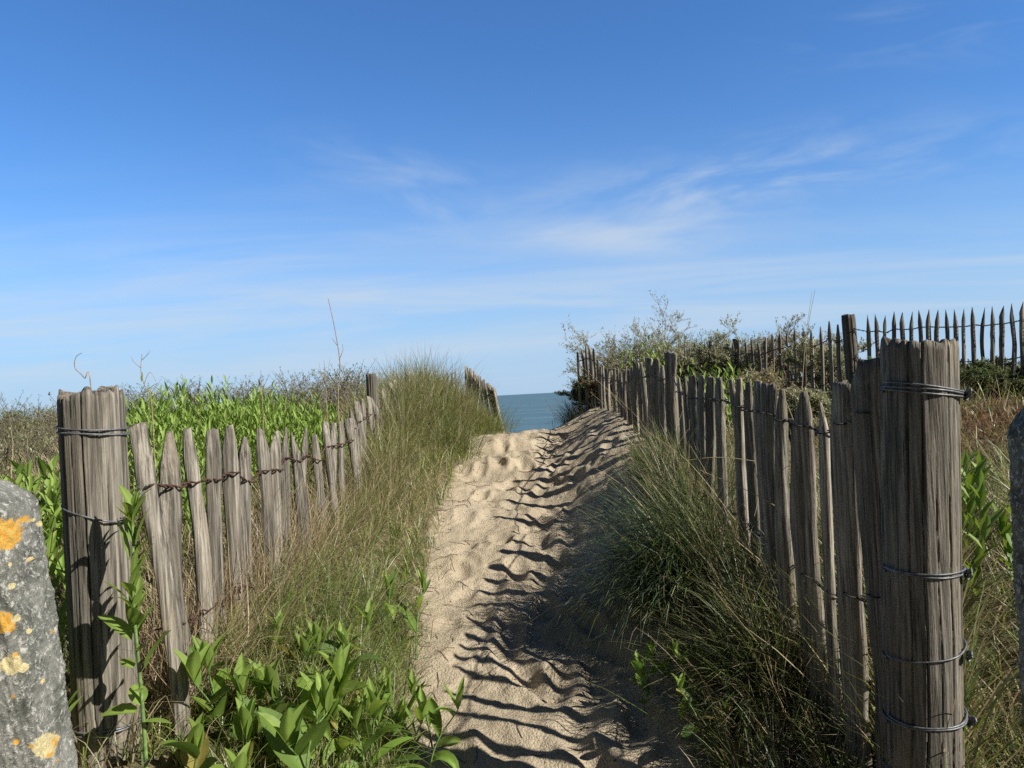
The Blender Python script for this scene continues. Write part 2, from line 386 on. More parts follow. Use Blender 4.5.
def blades(base, az, length, phi0, phi1, width, col, K=5, zfloor=True, acc=None, wob=.0, rng=RNG, tipcol=None):
    """many grass blades: phi0 angle from vertical at the foot, phi1 extra bend to the tip"""
    n = len(base); t = np.linspace(0, 1, K)
    phi = phi0[:, None] + phi1[:, None] * t[None] ** 1.3
    azz = az[:, None] + wob * np.cumsum(rng.normal(0, 1, (n, K)), axis=1)
    ds = (length / (K - 1))[:, None]
    dx = np.sin(phi) * np.cos(azz) * ds; dy = np.sin(phi) * np.sin(azz) * ds; dz = np.cos(phi) * ds
    def cum(a): return np.concatenate([np.zeros((n, 1)), np.cumsum((a[:, :-1] + a[:, 1:]) / 2, 1)], 1)
    P = np.stack([base[:, 0:1] + cum(dx), base[:, 1:2] + cum(dy), base[:, 2:3] + cum(dz)], -1)
    if zfloor:
        gz = ground(P[..., 0], P[..., 1]) + .004
        P[..., 2] = np.maximum(P[..., 2], gz * (t[None] > 0) + (P[..., 2]) * (t[None] == 0))
    tw = rng.uniform(0, np.pi, n)
    wd = np.stack([np.cos(az + np.pi / 2 + tw * .6 - 1), np.sin(az + np.pi / 2 + tw * .6 - 1), np.zeros(n)], 1)
    prof = np.array([.8, 1, .85, .6, .0]) if K == 5 else np.interp(t, [0, .3, .7, 1], [.8, 1, .75, .0])
    hw = width[:, None] * prof[None] / 2
    A = P - wd[:, None] * hw[..., None]; B = P[:, :-1] + wd[:, None] * hw[:, :-1, None]
    V = np.concatenate([A, B], 1)                     # 2K-1 verts
    S = 2 * K - 1; o = (np.arange(n) * S)[:, None]
    Q = np.stack([np.stack([o[:, 0] + k, o[:, 0] + k + 1, o[:, 0] + K + k + 1, o[:, 0] + K + k], 1) for k in range(K - 2)], 1).reshape(-1, 4)
    T = np.stack([o[:, 0] + K - 2, o[:, 0] + K - 1, o[:, 0] + 2 * K - 2], 1)
    C = np.repeat(col[:, None], S, 1)
    if tipcol is not None:
        tt = np.concatenate([t, t[:-1]])[None, :, None] ** 2 * .8
        C = C * (1 - tt) + tipcol[:, None] * tt
    acc.add(V.reshape(-1, 3), Q, T, C.reshape(-1, 3))

GREEN = np.array([.105, .165, .035]); YG = np.array([.22, .26, .06]); STRAW = np.array([.38, .325, .19]); BLUEG = np.array([.085, .125, .062]); BROWN = np.array([.17, .115, .06])
def palette(n, ws, rng=RNG):
    P = np.array([GREEN, YG, STRAW, BLUEG, BROWN]); ws = np.array(ws, float); ws /= ws.sum()
    i = rng.choice(5, n, p=ws); c = P[i] * rng.uniform(.7, 1.3, (n, 1)) * rng.uniform(.92, 1.08, (n, 3)); return c
def field(acc, n, xr, yr, lfun, ws, keep=None, width=(.0025, .005), lean=(0., .5), bend=(.2, 1.1), azm=None, azs=9., rng=RNG, clump=.0, patchw=None, K=5, tip=True, wob=.12):
    x = rng.uniform(*xr, n); y = rng.uniform(*yr, n)
    if keep is not None:
        k = rng.uniform(0, 1, n) < keep(x, y); x, y = x[k], y[k]; n = len(x)
    if clump:
        cx = np.round(x / clump + vnoise(x * 3, y * 3, 4)) * clump; cy = np.round(y / clump) * clump
        j = .45; x = x * j + cx * (1 - j) + .25 * clump * vnoise(cx * 17, cy * 13, 2); y = y * j + cy * (1 - j)
    z = ground(x, y) - .01
    az = rng.uniform(0, 2 * np.pi, n) if azm is None else rng.normal(azm, azs, n)
    Ln = lfun(x, y) * rng.uniform(.45, 1.15, n)
    c_ = palette(n, ws, rng)
    if patchw is not None:
        ws2, s = patchw; c2 = palette(n, ws2, rng); m = (vnoise(x * s, y * s, 77) + rng.normal(0, .12, n) > 0)[:, None]; c_ = np.where(m, c2, c_)
    tipc = c_ * .62 + STRAW * .38 * rng.uniform(.3, 1.1, (n, 1)) if tip else None
    blades(np.stack([x, y, z], 1), az, Ln, rng.uniform(*lean, n), rng.uniform(*bend, n), rng.uniform(*width, n), c_, K=K, acc=acc, wob=wob, rng=rng, tipcol=tipc)

# ------------------------------------------------------------------ posts, pales, wires
def post_mesh(name, top, bot, rad, seed, parent, mat=M_POST, nth=220, nz=70, cracks=((.9, .05, .35),), sides_flat=.08, slope=(0, 0), taper=.04):
    rg = np.random.default_rng(seed)
    top = np.asarray(top, float); bot = np.asarray(bot, float); ax = top - bot; Lh = np.linalg.norm(ax); ax /= Lh
    a = np.cross(ax, [0, 1, 0]); a /= np.linalg.norm(a); b_ = np.cross(ax, a); b_ = -b_
    th = np.linspace(0, 2 * np.pi, nth, endpoint=False)[None]; t = np.linspace(0, 1, nz)[:, None]; zz = t * Lh
    wob = .22 * vnoise(zz * 1.3, th * 0 + seed, seed) 
    def per(freq, s, zs):
        return vnoise((np.cos(th + wob) * freq + 50), (np.sin(th + wob) * freq + 50) + zz * zs, s)
    r = 1 + sides_flat * 2 * per(1.1, seed, .2) + .022 * per(5, seed + 1, .35) + .020 * per(13, seed + 2, .8) + .016 * per(30, seed + 3, 2.)
    for (ang, wd, dp) in cracks:
        c0 = ang + .12 * vnoise(zz * 2.2, th * 0 + seed * 3.1, seed + 9) + .03 * vnoise(zz * 14, th * 0, seed + 8)
        dth = np.angle(np.exp(1j * (th - c0)))
        ext = np.clip(1.1 - .0 * t, 0, 1)
        r = r - dp * np.exp(-(dth / wd) ** 2) * ext
    r = r * (1 + taper * (1 - t)) * rad
    er = np.interp(t, [0, .985, 1], [1, 1, .975]); r = r * er
    th2 = th + 0 * zz
    P = bot + ax * (zz[..., None]) + a * (np.cos(th2) * r)[..., None] + b_ * (np.sin(th2) * r)[..., None]
    topz = (.20 * rad * 2 * (vnoise(np.cos(th) * 5 + 20, np.sin(th) * 5 + 20, seed + 5))) + slope[0] * np.cos(th) * rad
    wgt = sst(.93, 1, t)
    P = P + ax * (topz * wgt)[..., None]
    V = [P.reshape(-1, 3)]; n0 = nz * nth
    i = np.arange(nz - 1)[:, None] * nth; j = np.arange(nth)[None]; k = (j + 1) % nth
    Q = [np.stack([i + j, i + k, i + nth + k, i + nth + j], -1).reshape(-1, 4)]
    # cap rings with end-grain roughness
    last = (nz - 1) * nth; jj = np.arange(nth); kk = (jj + 1) % nth
    for ri, fr in enumerate((.85, .6, .35, .12)):
        rr = r[-1] * fr
        hz = topz[0] * fr - .004 + .010 * vnoise(np.cos(th[0]) * rr * 90 + 40, np.sin(th[0]) * rr * 90 + 40, seed + 6)
        ring = top + ax * hz[:, None] + a * (np.cos(th[0]) * rr)[:, None] + b_ * (np.sin(th[0]) * rr)[:, None]
        V.append(ring); Q.append(np.stack([last + jj, last + kk, n0 + kk, n0 + jj], 1)); last = n0; n0 += nth
    V.append((top - ax * .003)[None]); T = np.stack([last + jj, last + kk, np.full(nth, n0)], 1)
    V = np.concatenate(V)
    o = mesh_obj(name, V - bot, [np.concatenate(Q), T], mat)
    o.location = bot; 
    if parent: o.parent = parent; o.matrix_parent_inverse = parent.matrix_world.inverted()
    return o, (a, b_, ax)

def pale_mesh(parent, top, bot, wid, thk, yaw, seed, tip='point', mat=M_PALE, bend=1.):
    """a split chestnut pale; yaw is the direction of its broad face's width"""
    rg = np.random.default_rng(seed)
    top = np.asarray(top, float); bot = np.asarray(bot, float); ax = top - bot; Lh = np.linalg.norm(ax); ax /= Lh
    u_ = np.array([math.cos(yaw), math.sin(yaw), 0]); u_ -= ax * u_.dot(ax); u_ /= np.linalg.norm(u_); w_ = np.cross(u_, ax)
    S = 12; nz = 26
    cs = np.array([(-1, -.35), (-.72, -.85), (-.35, -1), (.0, -.9), (.45, -1), (.85, -.8), (1, -.15), (.85, .6), (.4, .95), (0, 1.0), (-.5, .85), (-.9, .4)], float)
    cs *= rg.uniform(.82, 1.12, cs.shape)
    if rg.random() < .45: cs[:, 1] *= np.interp(cs[:, 0], [-1, 1], [rg.uniform(.5, 1), 1.2])
    t = np.concatenate([np.linspace(0, .86, nz - 8), np.linspace(.885, 1, 8)])
    bow = bend * rg.normal(0, .022) * np.sin(t * np.pi) + rg.normal(0, .005) * np.sin(t * np.pi * 2.3 + rg.uniform(0, 6)) + .003 * vnoise(t * 9, t * 0 + seed, 3)
    bow2 = bend * rg.normal(0, .008) * np.sin(t * np.pi)
    wv = 1 + .34 * vnoise(t * 4 + seed, t * 0, 1) + .16 * vnoise(t * 13 + seed, t * 0, 2)
    tipL = rg.uniform(.07, .13) / Lh
    k = np.clip((t - (1 - tipL)) / tipL, 0, 1)
    tipw = {'point': rg.uniform(.18, .42), 'blunt': rg.uniform(.6, .9), 'sharp': .12}[tip]
    tw = 1 - k ** 1.25 * (1 - tipw); tt = 1 - k * .55
    off = rg.uniform(-.35, .35) * (1 - tw)
    twist = rg.normal(0, .10) * t
    V = []
    for i in range(nz):
        c2 = cs * (1 + rg.normal(0, .03, cs.shape))
        cx = c2[:, 0] * wid / 2 * (1 + (wv[i] - 1) * max(bend, .4)) * tw[i]; cy = c2[:, 1] * thk / 2 * tt[i]
        ca, sa = math.cos(twist[i]), math.sin(twist[i])
        px_ = cx * ca - cy * sa + bow[i] + off[i] * wid; py_ = cx * sa + cy * ca + bow2[i]
        jag = (rg.normal(0, .004, S) + .10 * wid * vnoise(cs[:, 0] * 3 + 9, cs[:, 1] * 3 + seed, 4)) * (1 if i == nz - 1 else 0)
        V.append(ax * (t[i] * Lh) + u_ * px_[:, None] + w_ * py_[:, None] + ax * jag[:, None])
    V = np.concatenate(V)
    i = np.arange(nz - 1)[:, None] * S; j = np.arange(S)[None]; kk = (j + 1) % S
    Q = np.stack([i + j, i + kk, i + S + kk, i + S + j], -1).reshape(-1, 4)
    n0 = len(V); ctr = ax * (Lh + .003) + u_ * (bow[-1] + off[-1] * wid); V = np.concatenate([V, ctr[None]])
    jj = np.arange(S); T = np.stack([(nz - 1) * S + jj, (nz - 1) * S + (jj + 1) % S, np.full(S, n0)], 1)
    V = V - ax * 0
    # local frame with z along the pale so the grain follows it
    me_o = mesh_obj('pale', V, [Q, T], mat)
    me_o.location = bot
    me_o.parent = parent; me_o.matrix_parent_inverse = parent.matrix_world.inverted()
    return me_o
def wire_run(name, pts, half, parent, mat, r=.0016, nrm=None, twists=3, sag=.0):
    """two strands that pass each pale on either side and twist together between pales"""
    a = Acc(); pts = [np.asarray(p, float) for p in pts]
    for s in (1, -1):
        P = []
        for i, p in enumerate(pts):
            d = (pts[min(i + 1, len(pts) - 1)] - pts[max(i - 1, 0)]); d[2] = 0; d /= np.linalg.norm(d) + 1e-9
            nn = np.array([-d[1], d[0], 0])
            hh = half[i] if hasattr(half, '__len__') else half
            P += [p - d * .018 + nn * s * (hh + r) , p + nn * s * (hh + r * 1.3), p + d * .018 + nn * s * (hh + r)]
            if i < len(pts) - 1:
                q = pts[i + 1]; gap = np.linalg.norm(q - p)
                for k in range(1, 2 * twists + 2):
                    f = k / (2 * twists + 2); ang = k * np.pi / 2 * 1.0
                    c_ = p + (q - p) * f; c_ = c_ - np.array([0, 0, sag * gap * 4 * f * (1 - f)])
                    P.append(c_ + s * r * 1.3 * (nn * math.cos(ang) + np.array([0, 0, 1]) * math.sin(ang)))
        V, Q = tube(spline(P, len(P) * 3), r, 5); a.add(V, Q)
    return a.build(name, mat, parent)
def ring_tie(post, frame, c0, rx, tilt=0., n=2, gap=.008, r=.0022, mat=M_STEEL, knot=None, seed=1):
    """a wire loop drawn round a post, n turns, with a twisted knot"""
    rg = np.random.default_rng(seed); a_, b_, ax = frame; a = Acc()
    th = np.linspace(0, 2 * np.pi * n, 60 * n + 1)
    hz = (th / (2 * np.pi)) * gap + tilt * np.cos(th) + .002 * np.sin(th * 1.7 + seed)
    rr = rx + .0015 * np.sin(th * 5 + seed)
    P = c0 + a_ * (np.cos(th) * rr)[:, None] + b_ * (np.sin(th) * rr)[:, None] + ax * hz[:, None]
    V, Q = tube(P, r, 6); a.add(V, Q)
    if knot is not None:
        k0 = c0 + a_ * math.cos(knot) * rx + b_ * math.sin(knot) * rx; out = a_ * math.cos(knot) + b_ * math.sin(knot); tg = np.cross(ax, out)
        for s in (0, np.pi):
            q = np.linspace(0, 1, 40); hel = q * 6 * np.pi + s
            rk = .006 + .003 * np.sin(q * 3)
            P = k0 + out * (.004 + q * .010)[:, None] + tg * (q * -.022)[:, None] + tg * (np.cos(hel) * rk)[:, None] + ax * (np.sin(hel) * rk + .012 * q)[:, None]
            V, Q = tube(P, r, 6); a.add(V, Q)
        q = np.linspace(0, 1, 30); P = k0 + out * (.005 + .005 * np.sin(q * 6.28))[:, None] + ax * (.010 * np.cos(q * 6.28))[:, None] + tg * (.01 * np.sin(q * 9))[:, None]
        V, Q = tube(P, r, 6); a.add(V, Q)
    o = a.build('wire_tie', mat, None)
    o.parent = post; o.matrix_parent_inverse = Matrix.Translation(post.location).inverted()
    return o

# ------------------------------------------------------------------ RIGHT FENCE beside the path
fr = thing('paling_fence', (1.0, 2.0, ground(1.0, 2.0)), 'shaded paling fence right of the sand path, starting at the thick wired post', 'fence')
PR, PRf = post_mesh('post', at(920.5, 343, 1.9), at(926, 860, 1.9), .086, 3, fr, cracks=((-1.80, .016, .22), (-2.42, .014, .14), (-1.12, .014, .12), (-2.05, .010, .08), (-.75, .016, .12), (-1.45, .009, .06), (1.2, .03, .3), (2.6, .03, .2)), slope=(.06, 0), taper=.02)
PRf_a, PRf_b, PRf_x = PRf
def on_post(px, py, d): return at(px, py, d)
ring_tie(PR, PRf, at(921, 396, 1.9), .0905, .010, 3, .008, .0026, knot=-2.7, seed=2)
ring_tie(PR, PRf, at(922.5, 570, 1.9), .0905, -.002, 2, .006, .0024, knot=-2.6, seed=3)
ring_tie(PR, PRf, at(923.5, 648, 1.9), .092, -.022, 1, .004, .0022, knot=-2.5, seed=4)
ring_tie(PR, PRf, at(924.5, 716, 1.9), .092, -.012, 2, .007, .0026, knot=-2.80, seed=5)
ring_tie(PR, PRf, at(925, 772, 1.9), .092, .012, 1, .006, .0022, seed=6)
# (px of the pale, py of its tip, depth, width in px, lean px)
CR = [(866.5, 361, 1.98, 25, 3, 'blunt'), (843, 383, 2.12, 20, 4, 'blunt'), (824, 403, 2.28, 9, 2, 'sharp'), (801, 392, 2.42, 20, -2, 'point'),
      (781, 390, 2.60, 13, 6, 'point'), (772, 385, 2.70, 10, 2, 'blunt'), (764.5, 384, 2.80, 8, 0, 'blunt'), (757, 382, 2.90, 9, 2, 'blunt'), (748, 382, 3.02, 9, 0, 'blunt'),
      (739.5, 379, 3.14, 8, 0, 'blunt'), (732, 380, 3.28, 7, 1, 'blunt'), (719.5, 378, 3.45, 10, 3, 'blunt'), (711.5, 377, 3.60, 8, 0, 'blunt'), (702, 376, 3.78, 10, 2, 'blunt'),
      (692, 376, 3.98, 10, 0, 'blunt'), (684.5, 377, 4.16, 6, -2, 'point'), (679.5, 378, 4.34, 6, 0, 'point'), (670.5, 353, 4.60, 9, 1, 'blunt'), (661, 366, 4.82, 7, 1, 'point'),
      (656, 359, 5.05, 8, 2, 'blunt'), (648, 358, 5.30, 10, 2, 'blunt')]
def fence_yaw(pts, i):
    a = pts[max(i - 1, 0)]; b = pts[min(i + 1, len(pts) - 1)]; return math.atan2(b[1] - a[1], b[0] - a[0])
rowR = [at(c[0], c[1], c[2]) for c in CR]
spec = [(c[2], c[3] / F * c[2] * (1.36 if k < 5 else 1.45), c[4], c[5]) for k, c in enumerate(CR)]
# beyond the corner: seen every few pixels, dipping and then climbing to the crest
rg = np.random.default_rng(21)
px = 641.; d = 5.5; 
while px > 578:
    tp = np.interp(px, [578, 586, 594, 599, 612, 625, 641], [353, 347, 350, 367, 371, 369, 362]) + rg.normal(0, 1.8)
    rowR.append(at(px, tp, d)); spec.append((d, rg.uniform(.036, .056), rg.normal(0, 1.2), rg.choice(['point', 'blunt'])))
    px -= 2.9 + (1.0 if px < 600 else 0); d += .145
wrow, hrow = [], []
for i, (p, (d, wd, lean, tip)) in enumerate(zip(rowR, spec)):
    yaw = fence_yaw(rowR, i)
    gz = ground(p[0], p[1])
    thk = min(.034, wd * .66)
    yaw2 = yaw + (.50 if i < 21 else .3) + rg.normal(0, .12)      # pales sit a little turned towards the gate
    b_ = np.array([p[0] - lean / F * d, p[1] + rg.normal(0, .01), gz - .14])
    pale_mesh(fr, p, b_, wd, thk, yaw2, 100 + i, tip)
    wz = p[2] - (.105 if i else .115) - .012 * math.sin(i)
    wz = min(wz, p[2] - .07); wrow.append(np.array([p[0], p[1], wz])); hrow.append(thk / 2 + .006)
zs = np.convolve(np.pad([q[2] for q in wrow], 2, 'edge'), np.ones(5) / 5, 'valid')
for q, z_ in zip(wrow, zs): q[2] = .5 * q[2] + .5 * z_
start = at(884, 401, 1.9); start2 = at(900, 399, 1.9)
wire_run('wire', [start2] + wrow, [.002] + hrow, fr, M_DARKWIRE, .0026)
low = [q - np.array([0, 0, .47]) for q in wrow]
wire_run('wire', [start2 - np.array([0, 0, .46])] + low[:14], [.002] + hrow[:14], fr, M_DARKWIRE, .0024, sag=.12)
pp = at(657, 352, 5.2) + np.array([.09, .02, 0]); post_mesh('post', pp, [pp[0], pp[1], ground(pp[0], pp[1]) - .2], .036, 31, fr, nth=60, nz=24, cracks=((-1.5, .06, .2),))

# ------------------------------------------------------------------ LEFT FENCE beside the path
fl = thing('paling_fence', (-1.1, 2.1, ground(-1.1, 2.1)), 'sunlit grey paling fence with rusty wire left of the sand path', 'fence')
PL, PLf = post_mesh('post', at(91, 391, 2.05), at(111, 800, 2.05), .080, 8, fl, cracks=((-1.13, .022, .32), (-1.78, .014, .18), (-.75, .012, .10), (-2.3, .012, .08), (-1.45, .010, .07), (1.2, .03, .3), (2.6, .03, .3)), slope=(-.02, 0), taper=.0)
ring_tie(PL, PLf, at(93.5, 436, 2.05), .0835, .004, 2, .013, .0026, seed=12)
ring_tie(PL, PLf, at(98, 512, 2.05), .0835, .030, 1, .004, .0026, seed=13)
ring_tie(PL, PLf, at(107, 725, 2.05), .0835, .0, 2, .008, .0026, seed=14)
CL = [(137, 425, 2.10, 14, 24, 'blunt'), (171, 432, 2.30, 18, 11, 'point'), (188, 430, 2.42, 13, 5, 'blunt'), (212, 430, 2.56, 14, -8, 'blunt'), (229, 426, 2.72, 13, 0, 'point'),
      (246, 438, 2.88, 13, -4, 'point'), (261, 429, 3.05, 13, 0, 'point'), (276, 431, 3.24, 10, -6, 'point'), (284, 428, 3.38, 8, -4, 'point'), (294.5, 433, 3.55, 11, 2, 'point'), (305, 429, 3.72, 8, 0, 'point'),
      (314.5, 435, 3.92, 9, 2, 'blunt'), (325, 422, 4.12, 8, 2, 'blunt'), (333.5, 423, 4.32, 7, 1, 'blunt'), (340.5, 422, 4.5, 6, 0, 'blunt'), (348, 419, 4.72, 8, 3, 'blunt'),
      (351, 408, 4.95, 7, 1, 'point'), (357, 402, 5.2, 8, 0, 'blunt'), (363, 399, 5.45, 6, 0, 'point'), (367.5, 397, 5.7, 6, -1, 'blunt'), (372, 398, 5.95, 6, 0, 'point'),
      (377, 392, 6.2, 5, 2, 'point'), (384, 389, 6.5, 6, 2, 'blunt'), (390.5, 383, 6.8, 5, 1, 'blunt'), (394.5, 380, 7.1, 5, 1, 'blunt')]
rowL = [at(c[0], c[1], c[2]) for c in CL]; wrow = []; hrow = []
for i, (p, c_) in enumerate(zip(rowL, CL)):
    d = c_[2]; wd = c_[3] / F * d * 1.14; yaw = fence_yaw(rowL, i) - .75 + rg.normal(0, .12)
    L_ = .95; sl_ = (c_[4] / F * d) * 1.1
    b_ = np.array([p[0] + sl_ * .9 + .02, p[1] + rg.normal(0, .012), ground(p[0], p[1]) - .14])
    thk = min(.03, wd * .5)
    pale_mesh(fl, p, b_, wd, thk, yaw, 300 + i, c_[5])
    wz = p[2] - (.165 if i < 8 else .13); ff = (p[2] - wz) / (p[2] - b_[2])
    wrow.append(p + (b_ - p) * ff); hrow.append(thk / 2 + .004)
s0 = at(128, 508, 2.05)
for k, (dx_, dz_) in enumerate(((0, 0),)):
    wire_run('wire', [s0 + np.array([.01, -.03, -.02])] + wrow[0:1], [.002] + hrow[0:1], fl, M_STEEL, .0024, twists=2)
wire_run('wire', wrow, hrow, fl, M_RUST, .0031)
wire_run('wire', [q - np.array([-.02, 0, .40]) for q in wrow[:15]], hrow[:15], fl, M_RUST, .0026)
# hidden stretch along the grassy mound, then the far leaning pales by the crest
def walk(P0, P1, n, zt0, zt1, parent, seed, lean=(0, 0), wdr=(.032, .05), tips=('point', 'blunt'), jit=.02, basedz=-.14, yawoff=0., zt=None, bend=1.):
    rg = np.random.default_rng(seed); pts = []
    for i in range(n):
        f = i / max(n - 1, 1); x = P0[0] + (P1[0] - P0[0]) * f; y = P0[1] + (P1[1] - P0[1]) * f
        z = (zt0 + (zt1 - zt0) * f if zt is None else zt(f)) + rg.normal(0, jit)
        ln = lean[0] + (lean[1] - lean[0]) * f + rg.normal(0, .012)
        wd = rg.uniform(*wdr); yaw = math.atan2(P1[1] - P0[1], P1[0] - P0[0]) + yawoff + rg.normal(0, .1)
        p = np.array([x, y, z]); b = np.array([x - ln, y + rg.normal(0, .01), ground(x, y) + basedz])
        pale_mesh(parent, p, b, wd, wd * .5, yaw, seed * 50 + i, tips[rg.integers(len(tips))], bend=bend); pts.append(p)
    return pts
A0 = at(397, 380, 7.3); A1 = at(455, 372, 9.3); A2 = at(499, 386, 8.9)
g1 = walk(A0, A1, 14, A0[2] - .12, A1[2], fl, 5)
g2 = walk(at(466, 368, 9.6), at(494, 387, 8.6), 18, at(466, 368, 9.6)[2], at(494, 387, 8.6)[2], fl, 6, lean=(-.03, -.09), wdr=(.045, .06), yawoff=-.85)
wire_run('wire', [q - np.array([0, 0, .14]) for q in g2], .03, fl, M_RUST, .003)
pp = at(371, 374, 6.2); post_mesh('post', pp, [pp[0], pp[1], ground(pp[0], pp[1]) - .2], .040, 35, fl, nth=60, nz=24, cracks=((-1.5, .06, .3),))

# ------------------------------------------------------------------ UPPER FENCE on the dune to the right
fu = thing('paling_fence', (2.84, 6.5, ground(2.84, 6.5)), 'row of pointed palings against the sky on the upper dune behind the thick post', 'fence')
Dp = at(848, 315, 6.5); post_mesh('post', Dp, [Dp[0] + .02, Dp[1], ground(Dp[0], Dp[1]) - .3], .052, 41, fu, nth=70, nz=30, cracks=((-1.5, .06, .3), (-.9, .05, .2)))
E1 = at(1092, 300, 5.75)
tops = lambda f: np.interp(f, [0, 1], [at(868, 314, 6.43)[2], at(1092, 301, 5.75)[2]])
ur = walk(at(868, 314, 6.43), E1, 25, 0, 0, fu, 9, lean=(.02, .07), wdr=(.026, .040), tips=('sharp',), jit=.012, basedz=-.2, zt=tops, bend=.22)
wire_run('wire', [Dp - np.array([0, .06, .12])] + [q - np.array([0, 0, .14]) for q in ur], .018, fu, M_DARKWIRE, .0028)
wire_run('wire', [Dp - np.array([0, .06, .34])] + [q - np.array([.01, 0, .42]) for q in ur], .018, fu, M_DARKWIRE, .0028, sag=.05)
LT = lambda f: at(np.interp(f, [0, 1], [838, 600]), 0, 6.6)[2]
F0 = at(838, 322, 6.6); F1 = at(604, 356, 12.0)
def lt(f):
    x = F0[0] + (F1[0] - F0[0]) * f; y = F0[1] + (F1[1] - F0[1]) * f; pxx = 512 + 768 * x / y
    return at(pxx, np.interp(pxx, [600, 660, 700, 750, 800, 838], [357, 351, 344, 338, 329, 322]), y)[2]
ul = walk(F0, F1, 46, 0, 0, fu, 10, lean=(.02, .0), wdr=(.034, .052), tips=('point', 'sharp'), jit=.02, basedz=-.2, zt=lt, bend=.4)
wire_run('wire', [Dp - np.array([0, .06, .15])] + [q - np.array([0, 0, .15]) for q in ul], .02, fu, M_DARKWIRE, .0030)
wire_run('wire', [q - np.array([0, 0, .52]) for q in ul], .02, fu, M_DARKWIRE, .0030)
for k in (14, 30):
    q = ul[k] + np.array([.05, .05, .03]); post_mesh('post', q, [q[0], q[1], ground(q[0], q[1]) - .2], .038, 43 + k, fu, nth=50, nz=20, cracks=((-1.5, .08, .2),))

# ------------------------------------------------------------------ concrete stubs at both sides of the gateway
def stub(label, cx, cy, ztop, wid, dep, lean, seed, spots, twist=0.):
    rgs = np.random.default_rng(seed)
    zb = ground(cx, cy) - .25; Hh = ztop - zb
    th = np.linspace(0, 2 * np.pi, 180, endpoint=False)[None]; t = np.concatenate([np.linspace(0, .93, 330), np.linspace(.933, .97, 20)])[:, None]
    def sup(th_, e): return np.sign(np.cos(th_)) * abs(np.cos(th_)) ** e, np.sign(np.sin(th_)) * abs(np.sin(th_)) ** e
    cxs, cys = sup(th, .42)
    tp = 1 - sst(.93, 1.0, t) * .55
    X_ = cxs * wid / 2 * tp; Y_ = cys * dep / 2 * tp; Z_ = (t * Hh * (1 / .97)) + 0 * th
    nzv = .012 * vnoise(np.cos(th) * 3 + Z_ * 5 + seed, np.sin(th) * 3 + Z_ * 4, seed) + .006 * vnoise(np.cos(th) * 9 + Z_ * 21, np.sin(th) * 9 + Z_ * 17, seed + 1) + .0045 * vnoise(th * 26, Z_ * 90, seed + 2) + .003 * vnoise(th * 60, Z_ * 210, seed + 3)
    X_ = X_ + nzv * np.cos(th); Y_ = Y_ + nzv * np.sin(th)
    ca, sa = math.cos(twist), math.sin(twist); X2 = X_ * ca - Y_ * sa; Y2 = X_ * sa + Y_ * ca
    X2 = X2 + lean * (Z_ - Hh)
    P = np.stack([X2, Y2, Z_], -1).reshape(-1, 3)
    n, S = t.shape[0], 180
    V = [P]; Q = []; i = np.arange(n - 1)[:, None] * S; j = np.arange(S)[None]; k = (j + 1) % S
    Q.append(np.stack([i + j, i + k, i + S + k, i + S + j], -1).reshape(-1, 4))
    last = (n - 1) * S; n0 = n * S; jj = np.arange(S); kk = (jj + 1) % S; ctr = P[last:last + S].mean(0)
    for f in (.75, .5, .25):
        ring = ctr + (P[(n - 1) * S:n * S] - ctr) * f; ring[:, 2] += .018 * (1 - f * f) + .006 * vnoise(ring[:, 0] * 40, ring[:, 1] * 40, seed)
        V.append(ring); Q.append(np.stack([last + jj, last + kk, n0 + kk, n0 + jj], 1)); last = n0; n0 += S
    V.append(ctr[None] + [0, 0, .018]); T = np.stack([last + jj, last + kk, np.full(S, n0)], 1); V = np.concatenate(V)
    W = V + np.array([cx, cy, zb])
    # lichen growth strength per point: where the spots are
    rel = W - np.array([0, 0, EYE]); dep_ = rel @ np.array(fwd); ppx = 512 + F * (rel @ np.array(rt)) / dep_; ppy = 384 - F * (rel @ np.array(up)) / dep_
    col = np.zeros((len(V), 3))
    for (sx_, sy_, sr, pale_) in spots:
        c0 = at(sx_, sy_, cy - dep / 2); rd = c0 - np.array([0, 0, EYE]); rd /= np.linalg.norm(rd); dd_ = np.linalg.norm(np.cross(rel, rd), axis=1); g_ = 1.15 * np.exp(-(dd_ / sr) ** 2); g_[(rel[:, 0] * np.sign(cx) > abs(cx) + .02 * 0)] *= .0
        col[:, 0] = np.maximum(col[:, 0], g_); col[:, 1] = np.where(g_ > .15, pale_, col[:, 1])
    o = mesh_obj('concrete_post', V, [np.concatenate(Q), T], M_CONC, col=col); o.location = (cx, cy, zb)
    tag(o, label, 'concrete post')
stub('grey concrete post with orange and yellow lichen rosettes at the lower left', -.965, 1.30, EYE - .105, .24, .16, -.10, 4,
     [(6, 534, .026, 0), (3, 623, .018, 0), (11, 664, .017, 1), (46, 745, .020, 1), (24, 668, .008, 1)] + [(random.Random(i).uniform(2, 62), random.Random(i + 50).uniform(500, 765), random.Random(i + 90).uniform(.0025, .006), i % 2) for i in range(22)], twist=.02)
stub('dark shaded concrete post at the right edge beyond the thick wired post',   .948, 1.28, EYE - .06, .19, .16, .0, 6, [], twist=-.1)

# ------------------------------------------------------------------ grass and ground cover
def jitter_edge(x, y): return .11 * vnoise(y * 2.3, x * 0 + 3, 6) + .06 * vnoise(y * 7, x * 0, 7)
def keep_bankL(x, y):
    e = edgeL(y) + jitter_edge(x, y)
    return sst(.06, -.18, x - e)
a = Acc()
# bank between the sand and the left fence
field(a, 30000, (-1.15, -.2), (2.2, 9.3), lambda x, y: .13 + .12 * sst(3.5, 6, y) + .05 * vnoise(x * 4, y * 4, 3), (4, 5, 3, 1, .2), keep_bankL, patchw=((1, 2.5, 5, .8, .4), 1.6), lean=(.05, .7), bend=(.2, 1.5), clump=.09)
